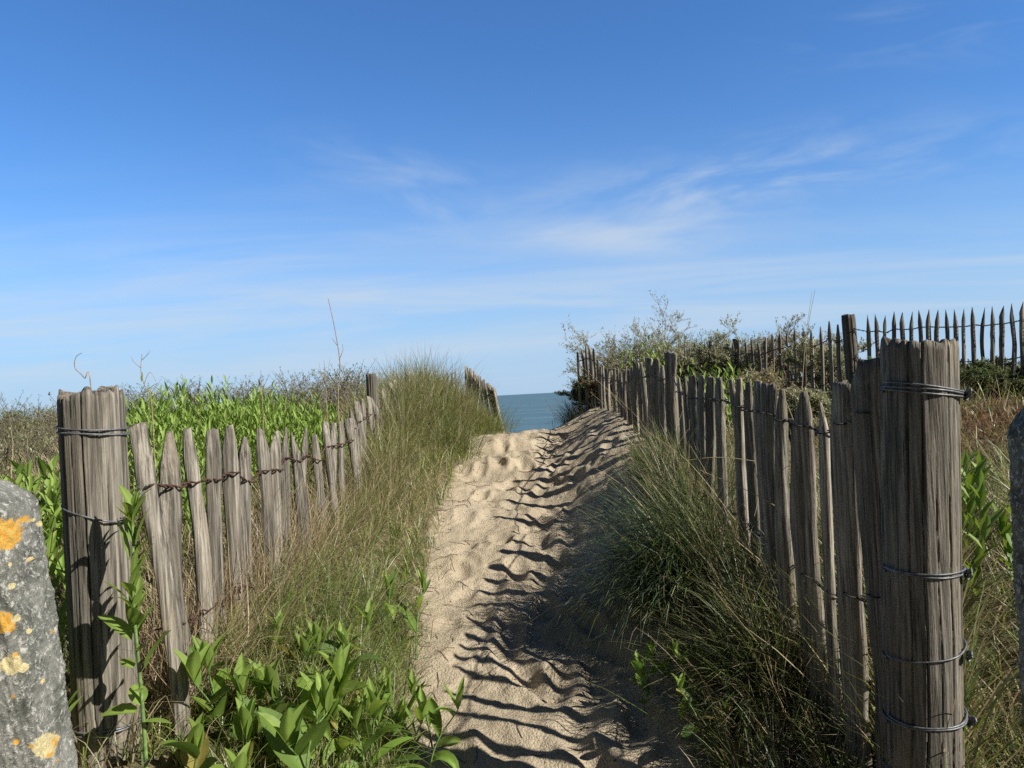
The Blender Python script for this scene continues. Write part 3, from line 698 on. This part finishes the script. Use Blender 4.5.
# grassy mound at the crest end
mound = lambda x, y: keep_bankL(x, y) * np.exp(-((x + .92) / .62) ** 2 - ((y - 7.4) / 1.5) ** 2)
field(a, 30000, (-2.2, -.2), (5.0, 9.6), lambda x, y: .24 + .50 * np.exp(-((x + .72) / .55) ** 2 - ((y - 7.8) / 1.3) ** 2), (1.6, 3.6, 7.0, .6, .5), lambda x, y: np.clip(mound(x, y) * 1.6, 0, 1), lean=(0, .7), bend=(0, 2.0), clump=.13, patchw=((3.5, 4.5, 2, 1.2, .2), 1.3))
field(a, 9000, (-1.12, -.82), (3.5, 7.0), lambda x, y: .26 + .12 * sst(4, 5.5, y) + .1 * vnoise(x * 3, y * 2, 9), (2.4, 4, 5, .8, .3), None, lean=(0, .6), bend=(0, 2.0), clump=.1)
field(a, 9000, (-1.0, -.16), (7.6, 9.2), lambda x, y: .44 - .2 * sst(-.55, -.2, x), (2.4, 5, 5, .8, .2), lambda x, y: sst(.05, -.10, x - edgeL(y)), lean=(0, .7), bend=(0, 1.8), clump=.12)
# turf behind the fence
field(a, 30000, (-9, -1.0), (1.2, 13), lambda x, y: .22 + .1 * vnoise(x, y, 2), (1.4, 1.2, 5, 1.2, 1.2), None, width=(.003, .007), lean=(0, .8), bend=(.2, 1.3), clump=.2)
field(a, 9000, (-2.6, -1.0), (1.4, 5), lambda x, y: .25 + 0 * x, (2, 2, 4, 1, 1), None, lean=(0, .8), bend=(.2, 1.4))
field(a, 5000, (-1.05, -.45), (2.3, 3.4), lambda x, y: .36 + 0 * x, (5, 5, 2, 1, .1), keep_bankL, lean=(.05, .9), bend=(.2, 1.8))
field(a, 7000, (-1.15, -.35), (2.0, 3.7), lambda x, y: .15 + 0 * x, (5, 4, 1.5, 1, .2), lambda x, y: keep_bankL(x, y), lean=(.05, .8), bend=(.2, 1.5), clump=.07)
tag(a.build('dune_grass', M_GRASS), 'mixed green and straw dune grass covering the left bank and mound', 'grass', kind='stuff')
a = Acc()
keepR = lambda x, y: sst(-.10, .12, x - edgeR(y) - .5 * jitter_edge(x, y))
field(a, 12000, (.45, 1.35), (1.9, 5.0), lambda x, y: .22 + .08 * vnoise(x * 3, y * 3, 3), (3, 1, 3, 2, 1.5), keepR, lean=(.05, .9), bend=(.2, 1.6), clump=.1)
field(a, 17000, (1.02, 1.75), (1.25, 3.1), lambda x, y: .52 + 0 * x, (3, 2, 3, 2, 1), lambda x, y: (x < .55 * y).astype(float), width=(.004, .008), lean=(0, .5), bend=(.2, 1.2), clump=.1)  # tall dense grass added behind the fence, mostly hidden, to shade the tangle
field(a, 12000, (.5, 1.05), (2.0, 3.5), lambda x, y: .24 + 0 * x, (3, .6, 1.4, 3, 2.5), keepR, width=(.003, .006), lean=(0, 1.0), bend=(.2, 1.7), clump=.12)
field(a, 8000, (.78, 1.0), (2.5, 4.9), lambda x, y: .42 - .04 * sst(3.8, 4.9, y) + 0 * x, (3, 1, 2.6, 4, .8), None, lean=(0, .5), bend=(.2, 1.3), clump=.12)
field(a, 8000, (2.0, 4.8), (4.2, 5.7), lambda x, y: .12 + 0 * x, (.3, .3, 1, .3, 8), None, width=(.004, .008), lean=(0, .9), bend=(.2, 1.6), clump=.12, tip=False)
field(a, 7000, (.55, 1.6), (5.0, 10), lambda x, y: .17 + 0 * x, (2, 2, 3, 2, 1), lambda x, y: keepR(x, y) * .8, lean=(.05, .8), bend=(.2, 1.2), clump=.1)
field(a, 26000, (1.05, 9), (1.4, 13), lambda x, y: .20 + .06 * sst(4, 6, y) + .08 * vnoise(x, y, 2), (1.3, 1.3, 5, 1.5, .8), lambda x, y: 1 - .93 * sst(1.0, .45, np.hypot((x - 3.3) / 1.3, (y - 4.9) / .6)), width=(.003, .007), lean=(0, .8), bend=(.2, 1.4), clump=.17)
field(a, 8000, (1.1, 3.2), (1.5, 4.5), lambda x, y: .20 + 0 * x, (2, 3, 4, 1.5, .5), None, lean=(0, .8), bend=(.2, 1.4), clump=.12)
tag(a.build('dune_grass', M_GRASS), 'straw and green dune grass around and behind the right-hand palings', 'grass', kind='stuff')
# bleached straw tangled at the palings
a = Acc()
def straw(n, xr, yr, ln, seed, keep=None, up_=(.4, 1.4)):
    rg = np.random.default_rng(seed); x = rg.uniform(*xr, n); y = rg.uniform(*yr, n)
    if keep is not None: k = rg.uniform(0, 1, n) < keep(x, y); x = x[k]; y = y[k]; n = len(x)
    z = ground(x, y) + rg.uniform(0, .12, n) ** 1.5
    c_ = np.array([.42, .33, .20]) * rg.uniform(.6, 1.2, (n, 1))
    blades(np.stack([x, y, z], 1), rg.uniform(0, 6.28, n), rg.uniform(.4, 1.2, n) * ln, rg.uniform(*up_, n), rg.uniform(-.6, 1.8, n), rg.uniform(.0015, .0035, n), c_, K=7, acc=a, wob=.45, rng=rg)
straw(4200, (-1.22, -.86), (2.2, 5.2), .32, 61); straw(2600, (-1.2, -.95), (2.15, 3.8), .42, 66, None, (0, 1.0)); straw(900, (-1.1, -.5), (4.5, 8.8), .45, 62, keep_bankL)
straw(2200, (.8, 1.15), (2.0, 4.6), .34, 63); straw(1000, (-3, -1.1), (1.5, 6), .4, 64)
tag(a.build('dry_straw', M_GRASS), 'bleached dead straw tangled at the foot of both paling fences', 'dry grass', kind='stuff')

# tussocks of marram: things
def tussock(label, cx, cy, n, ln, sp, seed, ws, azm=None, azs=1.4, lean=(.05, 1.0), bend=(.5, 1.7), wd=(.0025, .0048), tipf=.3):
    rg = np.random.default_rng(seed); a = Acc(); n = int(n)
    x = cx + rg.normal(0, sp, n); y = cy + rg.normal(0, sp, n); z = ground(x, y) - .02
    az = np.arctan2(y - cy, x - cx) + rg.normal(0, .5, n) if azm is None else rg.normal(azm, azs, n)
    c_ = palette(n, ws, rg)
    blades(np.stack([x, y, z], 1), az, ln * rg.uniform(.45, 1.1, n), rg.uniform(*lean, n), rg.uniform(*bend, n), rg.uniform(*wd, n), c_, K=7, acc=a, wob=.16, rng=rg, tipcol=c_ * (.9 - tipf) + STRAW * tipf)
    o = a.build('marram_tussock', M_GRASS); return tag(o, label, 'grass tussock')
tussock('big drooping blue-green grass tussock spilling over the sand at the right fence', .72, 3.45, 2400, .72, .09, 1, (2, .2, .5, 7, .2), azm=3.3, azs=1.1, bend=(.9, 2.3), tipf=.10)
tussock('tall loose grass tussock with straw stems in front of the mid palings', .86, 3.75, 600, .55, .09, 2, (2, 1, 4, 3, .6), azm=2.6, azs=1.8, lean=(0, .6), bend=(.1, 1.1))
tussock('dark drooping tussock below the thick post, in deep shade', .82, 2.65, 900, .5, .09, 3, (3, .6, 2.5, 4, 1), azm=3.6, azs=1.3)
tussock('small thin grass tuft on the sandy rise beside the corner paling', .86, 5.1, 130, .26, .05, 4, (2, 1, 3, 3, 1))
tussock('spreading pale tussock hanging over the crest of the path on the right', .70, 8.5, 500, .42, .10, 5, (1, 1, 4, 1.5, 1), azm=3.4, azs=1.3)
tussock('deep green tussock on the left mound above the sand', -.62, 6.9, 900, .50, .12, 6, (5, 2, 1.2, 2.5, .2), azm=-.6, azs=1.2)
tussock('green tussock at the crest below the far leaning pales', -.34, 8.2, 1000, .42, .13, 7, (4, 4, 1.2, 1, .2))
tussock('fresh green tuft at the sand edge above the broad-leaved plants', -.72, 3.7, 420, .34, .08, 8, (4, 3, 1.6, 1, .2))
tussock('pale green tussock in the sun right of the thick post', 2.25, 3.1, 700, .5, .12, 9, (2, 3, 4, 2, .2))
tussock('blond tuft between the brown patch and the dark shrubs at the right', 3.05, 5.55, 400, .38, .10, 10, (.5, 2, 6, 1, .2))
# long single straw stems leaning over the fences
a = Acc()
stems = [((640, 470), (800, 470), 3.1), ((648, 432), (735, 520), 3.4), ((700, 470), (858, 575), 2.7), ((690, 445), (742, 560), 3.3), ((648, 500), (760, 560), 3.0), ((812, 292), (800, 420), 3.2),
         ((770, 370), (812, 480), 2.9), ((890, 250 + 150), (850, 430), 2.5)]
for (p0, p1, d) in stems:
    A_ = at(*p0, d); B_ = at(*p1, d - .15); mid = (A_ + B_) / 2 + np.array([0, 0, .05])
    V, Q = tube(spline([B_, mid, A_], 14), np.linspace(.0018, .0006, 14), 4); a.add(V, Q, col=STRAW * 1.1)
rg = np.random.default_rng(77)
for k in range(70):
    side = rg.random() < .5
    x = rg.uniform(.7, .95) if side else rg.uniform(-1.15, -.7); y = rg.uniform(2.3, 5.5); z = ground(x, y)
    h = rg.uniform(.35, .8); az = rg.uniform(0, 6.28); 
    P = [[x, y, z], [x + .1 * h * math.cos(az), y + .1 * h * math.sin(az), z + .5 * h], [x + .5 * h * math.cos(az), y + .5 * h * math.sin(az), z + .95 * h]]
    V, Q = tube(spline(P, 10), np.linspace(.0016, .0005, 10), 3); a.add(V, Q, col=STRAW * rg.uniform(.7, 1.1))
tag(a.build('straw_stems', M_GRASS), 'long thin dry stems criss-crossing in front of the palings', 'dry stems', kind='stuff')

# ------------------------------------------------------------------ broad-leaved plants
def leaf(acc, base, az, el, length, width, curl, col, fold=.35, tilt=0., ns=7, serr=0.):
    """a leaf blade with a folded midrib, curling down along its length"""
    t = np.linspace(0, 1, ns); phi = el - curl * t ** 1.4
    ds = length / (ns - 1)
    h = np.concatenate([[0], np.cumsum(np.cos((phi[1:] + phi[:-1]) / 2) * ds)]); z = np.concatenate([[0], np.cumsum(np.sin((phi[1:] + phi[:-1]) / 2) * ds)])
    d = np.array([math.cos(az), math.sin(az), 0]); s = np.array([-math.sin(az), math.cos(az), 0])
    C_ = np.asarray(base) + d * h[:, None] + np.array([0, 0, 1]) * z[:, None]
    nrm = -d * np.sin(phi)[:, None] + np.array([0, 0, 1]) * np.cos(phi)[:, None]
    prof = np.sin(np.pi * np.clip(t, 0, 1) ** .8) ** .75; prof[0] = .12; prof[-1] = .01
    prof = prof * (1 + serr * np.where(np.arange(ns) % 2, 1, -1))
    hw = (width / 2 * prof)[:, None]
    st = s * math.cos(tilt); 
    side = st[None] + nrm * math.sin(tilt)
    Lp = C_ - side * hw + nrm * hw * fold; Rp = C_ + side * hw + nrm * hw * fold
    L2 = C_ - side * hw * .5 + nrm * hw * fold * .35; R2 = C_ + side * hw * .5 + nrm * hw * fold * .35
    V = np.stack([Lp, L2, C_, R2, Rp], 1).reshape(-1, 3)
    i = np.arange(ns - 1)[:, None] * 5; j = np.arange(4)[None]
    Q = np.stack([i + j, i + j + 1, i + 5 + j + 1, i + 5 + j], -1).reshape(-1, 4)
    cc = np.tile(np.asarray(col), (len(V), 1)); cc[2::5] *= 1.35
    acc.add(V, Q, col=cc)
LG = np.array([.135, .215, .036]); LG2 = np.array([.20, .285, .06]); LD = np.array([.08, .14, .03])
def broad_plant(label, x, y, stems_n, hgt, llen, lwid, seed, cols=(LG, LG2, LG * 1.2, LD), spread=.055, erect=.9, group=None, name='broad_leaved_plant'):
    rg = np.random.default_rng(seed); z = ground(x, y)
    root = thing(name, (x, y, z), label, 'plant', group); sa = Acc(); la = Acc()
    for s in range(stems_n):
        sx_, sy_ = x + rg.normal(0, spread), y + rg.normal(0, spread); az = rg.uniform(0, 6.28); h = hgt * rg.uniform(.4, 1.05); ln = rg.uniform(.05, .7) * h
        P = spline([[sx_, sy_, ground(sx_, sy_) - .03], [sx_ + .35 * ln * math.cos(az), sy_ + .35 * ln * math.sin(az), z + h * .5], [sx_ + ln * math.cos(az), sy_ + ln * math.sin(az), z + h]], 16)
        V, Q = tube(P, np.linspace(.0042, .0018, 16), 6); sa = Acc(); sa.add(V, Q, col=LG); sa.build('stem', M_STEM, root)
        nl = max(4, int(h / (llen * .30))); a0 = rg.uniform(0, 6.28)
        for k in range(nl):
            f = (k + .5) / nl; q = P[int(f * 15)]; aa = a0 + k * 2.4 + rg.normal(0, .25)
            sz = llen * rg.uniform(.45, 1.25) * (1 - .35 * abs(f - .45) * 2)
            el = rg.normal(erect, .25) * (.55 + .55 * f); c_ = cols[rg.integers(len(cols))] * rg.uniform(.85, 1.2) * rg.uniform(.95, 1.05, 3)
            leaf(la, q, aa, el, sz, lwid * sz / llen * rg.uniform(.85, 1.15), rg.choice([.2, .6, 1.2, 2.2]) * rg.uniform(.6, 1.2), (c_ if rg.random() > .06 else np.array([.28, .24, .06])), fold=rg.uniform(.1, .7), tilt=rg.normal(0, .5), ns=9)
        for k in range(3):
            leaf(la, P[-1], a0 + k * 2.1, rg.uniform(1.0, 1.45), llen * .6, lwid * .5, rg.uniform(0, .5), LG2 * rg.uniform(.9, 1.2), fold=.6, ns=7)
    la.build('foliage', M_LEAF, root); return root
def px_ground(px, py):
    """where the ray of that pixel meets the ground"""
    o_ = np.array([0, 0, EYE]); dr = at(px, py, 1.) - o_; lo = 1.0
    for d in np.arange(1.0, 14, .01):
        p = o_ + dr * d
        if ground(p[0], p[1]) >= p[2]: return p[0], p[1]
    return p[0], p[1]
FG = [
    (335, 735, 4, .26, .14, .050, 'leafy plant crowded in the middle of the foreground clump'),
    (240, 740, 4, .24, .13, .055, 'leafy plant with rounded leaves below the third left paling'),
    (375, 765, 4, .26, .14, .034, 'leafy plant with drooping long leaves between the broadest leaves and the sand'),  # px, py of the foot, stems, height, leaf length, width, label
    (318, 775, 5, .28, .15, .060, 'leafy plant with the broadest upright leaves at the bottom left of the path'),
    (372, 790, 6, .32, .13, .038, 'leafy plant with narrow pointed leaves just left of the sand'),
    (405, 775, 5, .24, .13, .034, 'leafy plant whose long leaves reach out over the sand'),
    (395, 735, 4, .26, .11, .036, 'leafy plant behind the others at the sand edge'),
    (262, 765, 5, .24, .14, .055, 'leafy plant between the left palings and the broadest leaves'),
    (215, 800, 3, .15, .12, .060, 'low leafy plant at the foot of the second left paling'),
    (345, 705, 5, .30, .12, .040, 'upright leafy shoots in the grass above the foreground plants'),
    (385, 640, 2, .34, .13, .034, 'tall pair of narrow-leaved shoots standing out of the bank grass'),
    (290, 700, 4, .22, .11, .045, 'leafy plant half buried in grass beside the palings'),
]
for i, (px, py, ns, h, ll, lw, lab) in enumerate(FG):
    x, y = px_ground(px, py); broad_plant(lab, x, y, max(2, ns - 1), h * .88, ll * 1.4, lw * 1.4, 500 + i, erect=1.1)
x, y = px_ground(640, 700); broad_plant('dark leafy plant in the shade on the right edge of the sand', x, y, 4, .24, .12, .045, 520)
x, y = px_ground(715, 690); broad_plant('small leafy plant in the shaded tangle catching a spot of light', x, y, 4, .26, .10, .045, 521)
x, y = px_ground(700, 750); broad_plant('leafy plant deep in the shade at the bottom of the tangle', x, y, 4, .22, .10, .04, 522)
# the climbing plant on the left post
root = thing('climbing_plant', tuple(at(135, 760, 1.92)), 'tall single leafy stem standing in front of the left wired post', 'plant'); sa = Acc(); la = Acc()
P = spline([at(148, 790, 1.90), at(142, 700, 1.91), at(134, 610, 1.90), at(133, 540, 1.91), at(132, 512, 1.92)], 30); V, Q = tube(P, np.linspace(.0055, .0025, 30), 7); sa.add(V, Q)
for (px, py, az, el, ln, wd) in [(131, 640, 2.9, .75, .115, .045), (133, 668, 2.6, .35, .055, .03), (146, 668, .15, 1.15, .11, .060), (134, 612, 1.7, 1.1, .10, .03), (128, 600, 3.6, .9, .08, .028), (136, 580, .4, 1.2, .10, .028), (129, 560, 2.8, 1.35, .11, .028), (136, 545, .3, 1.3, .10, .024), (131, 530, 3.4, 1.4, .08, .022), (132, 520, 1.0, 1.45, .07, .02),
                                   (137, 712, 3.1, .10, .10, .052), (140, 705, 2.2, .75, .07, .045), (143, 722, .1, -.05, .07, .034), (140, 650, 4.9, .4, .05, .035), (138, 625, 5.2, .7, .07, .03), (133, 595, 4.6, .9, .06, .03), (134, 690, 5.5, .2, .045, .03)]:
    leaf(la, at(px, py, 1.905), az, el, ln, wd, .5 if wd > .04 else .25, LG2 * random.uniform(.85, 1.15), fold=.3, ns=11, tilt=random.uniform(-.2, .5), serr=.05 if wd > .05 else 0)
for k in range(26):
    py = random.uniform(510, 640); pxs = np.interp(py, [512, 540, 610, 700], [132, 133, 134, 142])
    leaf(la, at(pxs, py, 1.905), random.uniform(0, 6.28), random.uniform(.9, 1.45), random.uniform(.06, .10), random.uniform(.018, .028), random.uniform(0, .7), LG2 * random.uniform(.8, 1.15), fold=.4, ns=7, tilt=random.uniform(-.4, .4))
sa.build('stem', M_STEM, root); la.build('foliage', M_LEAF, root)

# dense beds of bright green shoots
def bed(label, spots, seed, llen=.07, lwid=.016, hgt=.42, dens=330, erect=1.0, minz=None):
    rg = np.random.default_rng(seed); a = Acc()
    for (cx, cy, rx, ry, hh) in spots:
        n = int(dens * rx * ry * 3.1); 
        for s in range(n):
            q = rg.uniform(-1, 1, 2)
            if q[0] ** 2 + q[1] ** 2 > 1: continue
            x = cx + q[0] * rx; y = cy + q[1] * ry; h = hh * rg.uniform(.65, 1.1) * (1 - .3 * (q[0] ** 2 + q[1] ** 2)) * (1.0 + .55 * float(vnoise(x * 2.6, y * 2.6, 12))); z = ground(x, y)
            lx, ly = rg.normal(0, .12, 2) * h; a0 = rg.uniform(0, 6.28); c0 = (LG2 if rg.random() < .6 else LG) * rg.uniform(.85, 1.2)
            if float(vnoise(x * 3.3 + 7, y * 3.3, 13)) + rg.normal(0, .12) > .24: continue
            k0 = .5
            for k in np.arange(k0, 1.0, .07):
                leaf(a, (x + lx * k, y + ly * k, z + h * k), a0 + k * 28, rg.uniform(.75, 1.35), llen * rg.uniform(.7, 1.15), lwid, rg.uniform(0, .5), c0, fold=.4, ns=4)
    return tag(a.build('green_shoots', M_SMALL), label, 'plants', kind='stuff')
bed('bed of bright green leafy shoots behind the left palings', [(-1.68, 3.9, .30, .8, .44), (-2.0, 4.7, .5, .7, .56), (-1.6, 5.3, .42, .8, .50)], 71, .07, .0135, .4, 480)
bed('green leafy shoots between the left post and the concrete post', [(-1.62, 2.5, .28, .4, .42), (-1.42, 2.1, .16, .3, .46), (-1.28, 1.75, .14, .2, .42)], 72, .085, .024, dens=420)
bed('small bright green shoots showing between the two right fences', [(1.22, 6.8, .2, .5, .55), (1.5, 5.6, .35, .5, .45), (1.9, 6.6, .4, .4, .4)], 73, .07, .018, dens=150)
bed('green leafy shoots in the sun right of the thick post', [(1.50, 2.5, .20, .3, .46), (1.72, 3.0, .22, .3, .38)], 74, .09, .034, dens=90)
# small round leaves creeping over the bank
rg = np.random.default_rng(81); a = Acc()
for k in range(46):
    y = rg.uniform(2.8, 8.6); e = float(edgeL(y)); x = rg.uniform(-1.1, e + .02)
    if rg.random() < .3: x = rg.uniform(.62, 1.1); y = rg.uniform(2.2, 5.2)
    zz0 = ground(x, y) + rg.uniform(.02, .2)
    for q in range(rg.integers(14, 34)):
        c_ = np.array([.17, .27, .05]) * rg.uniform(.7, 1.25)
        leaf(a, (x + rg.normal(0, .07), y + rg.normal(0, .08), zz0 + rg.normal(0, .035)), rg.uniform(0, 6.28), rg.uniform(-.3, .9), rg.uniform(.012, .026), rg.uniform(.009, .016), .3, c_, ns=4)
tag(a.build('creeping_leaves', M_SMALL), 'small yellow-green round leaves creeping through the bank grass', 'ground cover', kind='stuff')

# ------------------------------------------------------------------ shrubs
def shrub(label, x, y, hgt, rad, seed, leafcol, nb=7, leaves=1, lsz=.022, group=None, name='shrub', up_bias=1.3, z0=None):
    rg = np.random.default_rng(seed); z = ground(x, y) if z0 is None else z0
    root = thing(name, (x, y, z), label, 'shrub', group); sa = Acc(); la = Acc()
    def grow(p, d, ln, r, depth):
        n = 6; P = [p]; dd = d.copy()
        for k in range(n - 1):
            dd = dd + rg.normal(0, .16, 3); dd[2] += .02; dd /= np.linalg.norm(dd); P.append(P[-1] + dd * ln / (n - 1))
        P = np.array(P); V, Q = tube(P, np.linspace(r, r * .55, n), 4 if depth < 2 else 3); sa.add(V, Q)
        if depth < 3:
            nb_ = (4, 4, 4)[depth]
            for k in range(nb_):
                f = rg.uniform(.3, 1); q = P[int(f * (n - 1))]; nd = dd + rg.normal(0, .5, 3); nd[2] = abs(nd[2]) * .8 + .12; nd /= np.linalg.norm(nd)
                grow(q, nd, ln * rg.uniform(.45, .72), r * .55, depth + 1)
        if depth >= 2:
            for k in range(int(leaves * 7)):
                q = P[rg.integers(1, n)] + rg.normal(0, .006, 3)
                leaf(la, q, rg.uniform(0, 6.28), rg.uniform(-.2, 1.3), lsz * rg.uniform(.6, 1.3), lsz * .42, .3, leafcol * rg.uniform(.6, 1.4) * rg.uniform(.92, 1.08, 3), ns=3)
    for b in range(nb):
        aa = rg.uniform(0, 6.28); d = np.array([math.cos(aa) * rg.uniform(.1, 1), math.sin(aa) * rg.uniform(.1, 1), up_bias]); d /= np.linalg.norm(d)
        rr = rg.uniform(0, .35) * rad; grow(np.array([x + rr * math.cos(aa), y + rr * math.sin(aa), z - .03]), d, hgt * rg.uniform(.5, .68), .009, 0)
    sa.build('stem', M_TWIG, root); la.build('foliage', M_SMALL, root); return root
GG = np.array([.21, .215, .125]); GD = np.array([.075, .095, .04]); GB = np.array([.21, .18, .11])
SH = [(620, 9.7, 318, 'open grey-green twiggy shrub against the sky at the crest end of the right fence', GG, 8),
      (655, 10.2, 314, 'taller twiggy shrub against the sky, second from the crest', GG, 8),
      (628, 10.8, 338, 'thin twiggy shrub between the two tall ones on the right skyline', GG, 6),
      (690, 9.6, 332, 'grey twiggy shrub behind the palings, third from the crest', GG, 8),
      (725, 8.9, 335, 'dense twiggy shrub with fine leaves behind the middle of the upper palings', GG, 8),
      (752, 8.4, 326, 'twiggy shrub with raised tips above the upper palings', GG, 8),
      (790, 7.9, 328, 'brownish twiggy shrub left of the dark post on the upper dune', GB, 8),
      (822, 7.2, 330, 'brownish shrub just left of the dark post on the upper dune', GG, 8),
      (700, 7.6, 372, 'low dark shrub between the two right fences', GD, 7), (760, 6.3, 368, 'low brown shrub in front of the upper palings', GB, 7),
      (805, 5.4, 385, 'low leafy shrub in the hollow behind the near palings', GG, 7), (640, 9.2, 368, 'low dark green shrub behind the dipping palings', GD, 6)]
for i, (px, d, py, lab, col_, nb) in enumerate(SH):
    t_ = at(px, py, d); z = float(ground(t_[0], t_[1])); h = max(.3, (t_[2] - z) * 1.1)
    shrub(lab, t_[0], t_[1], h * 1.0, .35 * h, 700 + i, col_ * 1.35, nb + 4, leaves=2.0, lsz=.03)
t_ = at(594, 372, 8.5); shrub('dark dense bush on the crest right beside the sea view', t_[0], t_[1], .50, .25, 720, GD * 1.4, 20, 3.4, .034, up_bias=1.3)
t_ = at(607, 390, 7.9); shrub('rounded brown-green bush at the foot of the far right palings', t_[0], t_[1], .34, .2, 721, GB, 16, 2.6, .03, up_bias=1.0)
for i, (px, d, py, lab) in enumerate([(975, 6.1, 360, 'dark green low shrub below the upper palings, just right of the thick post'), (1014, 6.0, 356, 'dark green low shrub below the upper palings at the right edge'),
                                      (945, 6.2, 356, 'dark green shrub hidden mostly behind the thick post'), (905, 6.25, 352, 'dark green shrub below the upper palings left of the thick post'), (1050, 5.9, 358, 'dark low shrub at the right edge')]):
    t_ = at(px, py, d); shrub(lab, t_[0], t_[1], max(.35, 1.15 * (t_[2] - float(ground(t_[0], t_[1])))), .45, 740 + i, GD * 1.5, 15, 1.7, .03, up_bias=.7)
# low scrub on the left plateau: reads as one mass
a = Acc(); rg = np.random.default_rng(90)
for k in range(800):
    x = rg.uniform(-9, -1.6); y = rg.uniform(3.2, 12.5)
    if x > -2.9 and y < 5.6: continue
    z = float(ground(x, y)); h = rg.uniform(.22, .42) * (1 if y > 4 else .7) * (1 + 1.1 * float(vnoise(x * .9, y * .9, 31)))
    for s in range(6):
        az = rg.uniform(0, 6.28); l = rg.uniform(.2, .8) * h
        P = spline([[x, y, z], [x + .4 * l * math.cos(az), y + .4 * l * math.sin(az), z + .6 * h], [x + l * math.cos(az), y + l * math.sin(az), z + h * rg.uniform(.8, 1.05)]], 6)
        V, Q = tube(P, np.linspace(.004, .0015, 6), 3); a.add(V, Q, col=np.array([.22, .18, .13]) * rg.uniform(.7, 1.3))
        cc = (GG, GG, GD * 1.5, np.array([.14, .17, .06]))[rg.integers(4)]
        for m in range(12):
            q = P[rg.integers(2, 6)] + rg.normal(0, .009, 3)
            leaf(a, q, rg.uniform(0, 6.28), rg.uniform(0, 1.4), rg.uniform(.015, .035), .011, .2, cc * rg.uniform(.7, 1.5), ns=3)
tag(a.build('low_scrub', M_SMALL), 'low tangled grey-green scrub covering the dune behind the left fence', 'scrub', kind='stuff')

# bare dead stalks against the sky
def stalk(label, pts, d, r, twigs=(), mat=M_DEAD):
    P = [at(px, py, d) for px, py in pts]; base = P[0].copy(); base[2] = ground(base[0], base[1]) - .02
    P = [base] + P; a = Acc(); V, Q = tube(spline(P, 30), np.linspace(r, r * .35, 30), 5); a.add(V, Q)
    for tw in twigs:
        V, Q = tube(spline([at(px, py, d) for px, py in tw], 10), np.linspace(r * .5, r * .2, 10), 4); a.add(V, Q)
    o = a.build('dead_stalk', mat); return tag(o, label, 'dead stalk')
stalk('tallest bare dead stalk against the sky at the left of the mound', [(338, 400), (340, 365), (335, 330), (328, 298)], 5.2, .0055, [[(339, 360), (343, 350), (342, 344)], [(337, 345), (332, 338)]])
stalk('curled dead stalk rising behind the left wired post', [(92, 400), (84, 378), (75, 368), (76, 357), (82, 353)], 2.4, .0022)
stalk('branching pale dead stalk between the left post and the green shoots', [(152, 410), (146, 390), (141, 372), (142, 354)], 3.2, .003, [[(144, 384), (150, 372), (156, 382)], [(141, 368), (134, 362), (131, 356)], [(142, 360), (148, 354), (150, 350)], [(146, 390), (156, 384), (158, 383)]])
stalk('thin dark upright seed stalk among the shoots', [(262, 395), (261, 380), (261, 370)], 4.2, .003)
stalk('thin dark stalk pair left of the tallest stalk', [(326, 392), (325, 375), (324, 360)], 4.8, .003, [[(325, 385), (328, 372), (330, 358)], [(325, 390), (321, 375), (319, 362)]])
stalk('slanting bare stem above the middle right palings', [(806, 380), (808, 330), (815, 290)], 5.0, .0028)

# ------------------------------------------------------------------ litter on the sand
rg = np.random.default_rng(99); a = Acc()
for k in range(1500):
    y = rg.uniform(1.9, 8.5); x = rg.uniform(float(edgeL(y)), float(edgeR(y))); z = float(ground(x, y, True)); s = rg.uniform(.0015, .0055)
    th = np.arange(6) / 6 * 6.283; ring = np.stack([np.cos(th) * s * rg.uniform(.7, 1.4, 6), np.sin(th) * s * rg.uniform(.7, 1.4, 6), np.full(6, s * .2)], 1)
    V = np.concatenate([ring * [1, 1, 0] - [0, 0, .002], ring, [[0, 0, s * .8]]]) + [x, y, z]
    j = np.arange(6); Q = np.stack([j, (j + 1) % 6, 6 + (j + 1) % 6, 6 + j], 1); T = np.stack([6 + j, 6 + (j + 1) % 6, np.full(6, 12)], 1)
    a.add(V, Q, T, col=((.10, .07, .05), (.22, .17, .11), (.34, .27, .18), (.62, .58, .5))[rg.choice(4, p=[.3, .2, .44, .06])])
for k in range(150):
    y = rg.uniform(2.2, 8); x = float(edgeL(y)) + abs(rg.normal(0, .22)); az = rg.uniform(0, 6.28); l = rg.uniform(.02, .11)
    P = []
    for f in (-1, -.3, .3, 1):
        qx, qy = x + f * l * math.cos(az) / 2 + rg.normal(0, .003), y + f * l * math.sin(az) / 2; P.append([qx, qy, float(ground(qx, qy, True)) + .003])
    V, Q = tube(spline(P, 8), .0014, 4); a.add(V, Q, col=(.16, .11, .07))
tag(a.build('sand_litter', M_SMALL), 'scattered twigs, crumbs and shell bits lying on the sand path', 'litter', kind='stuff')
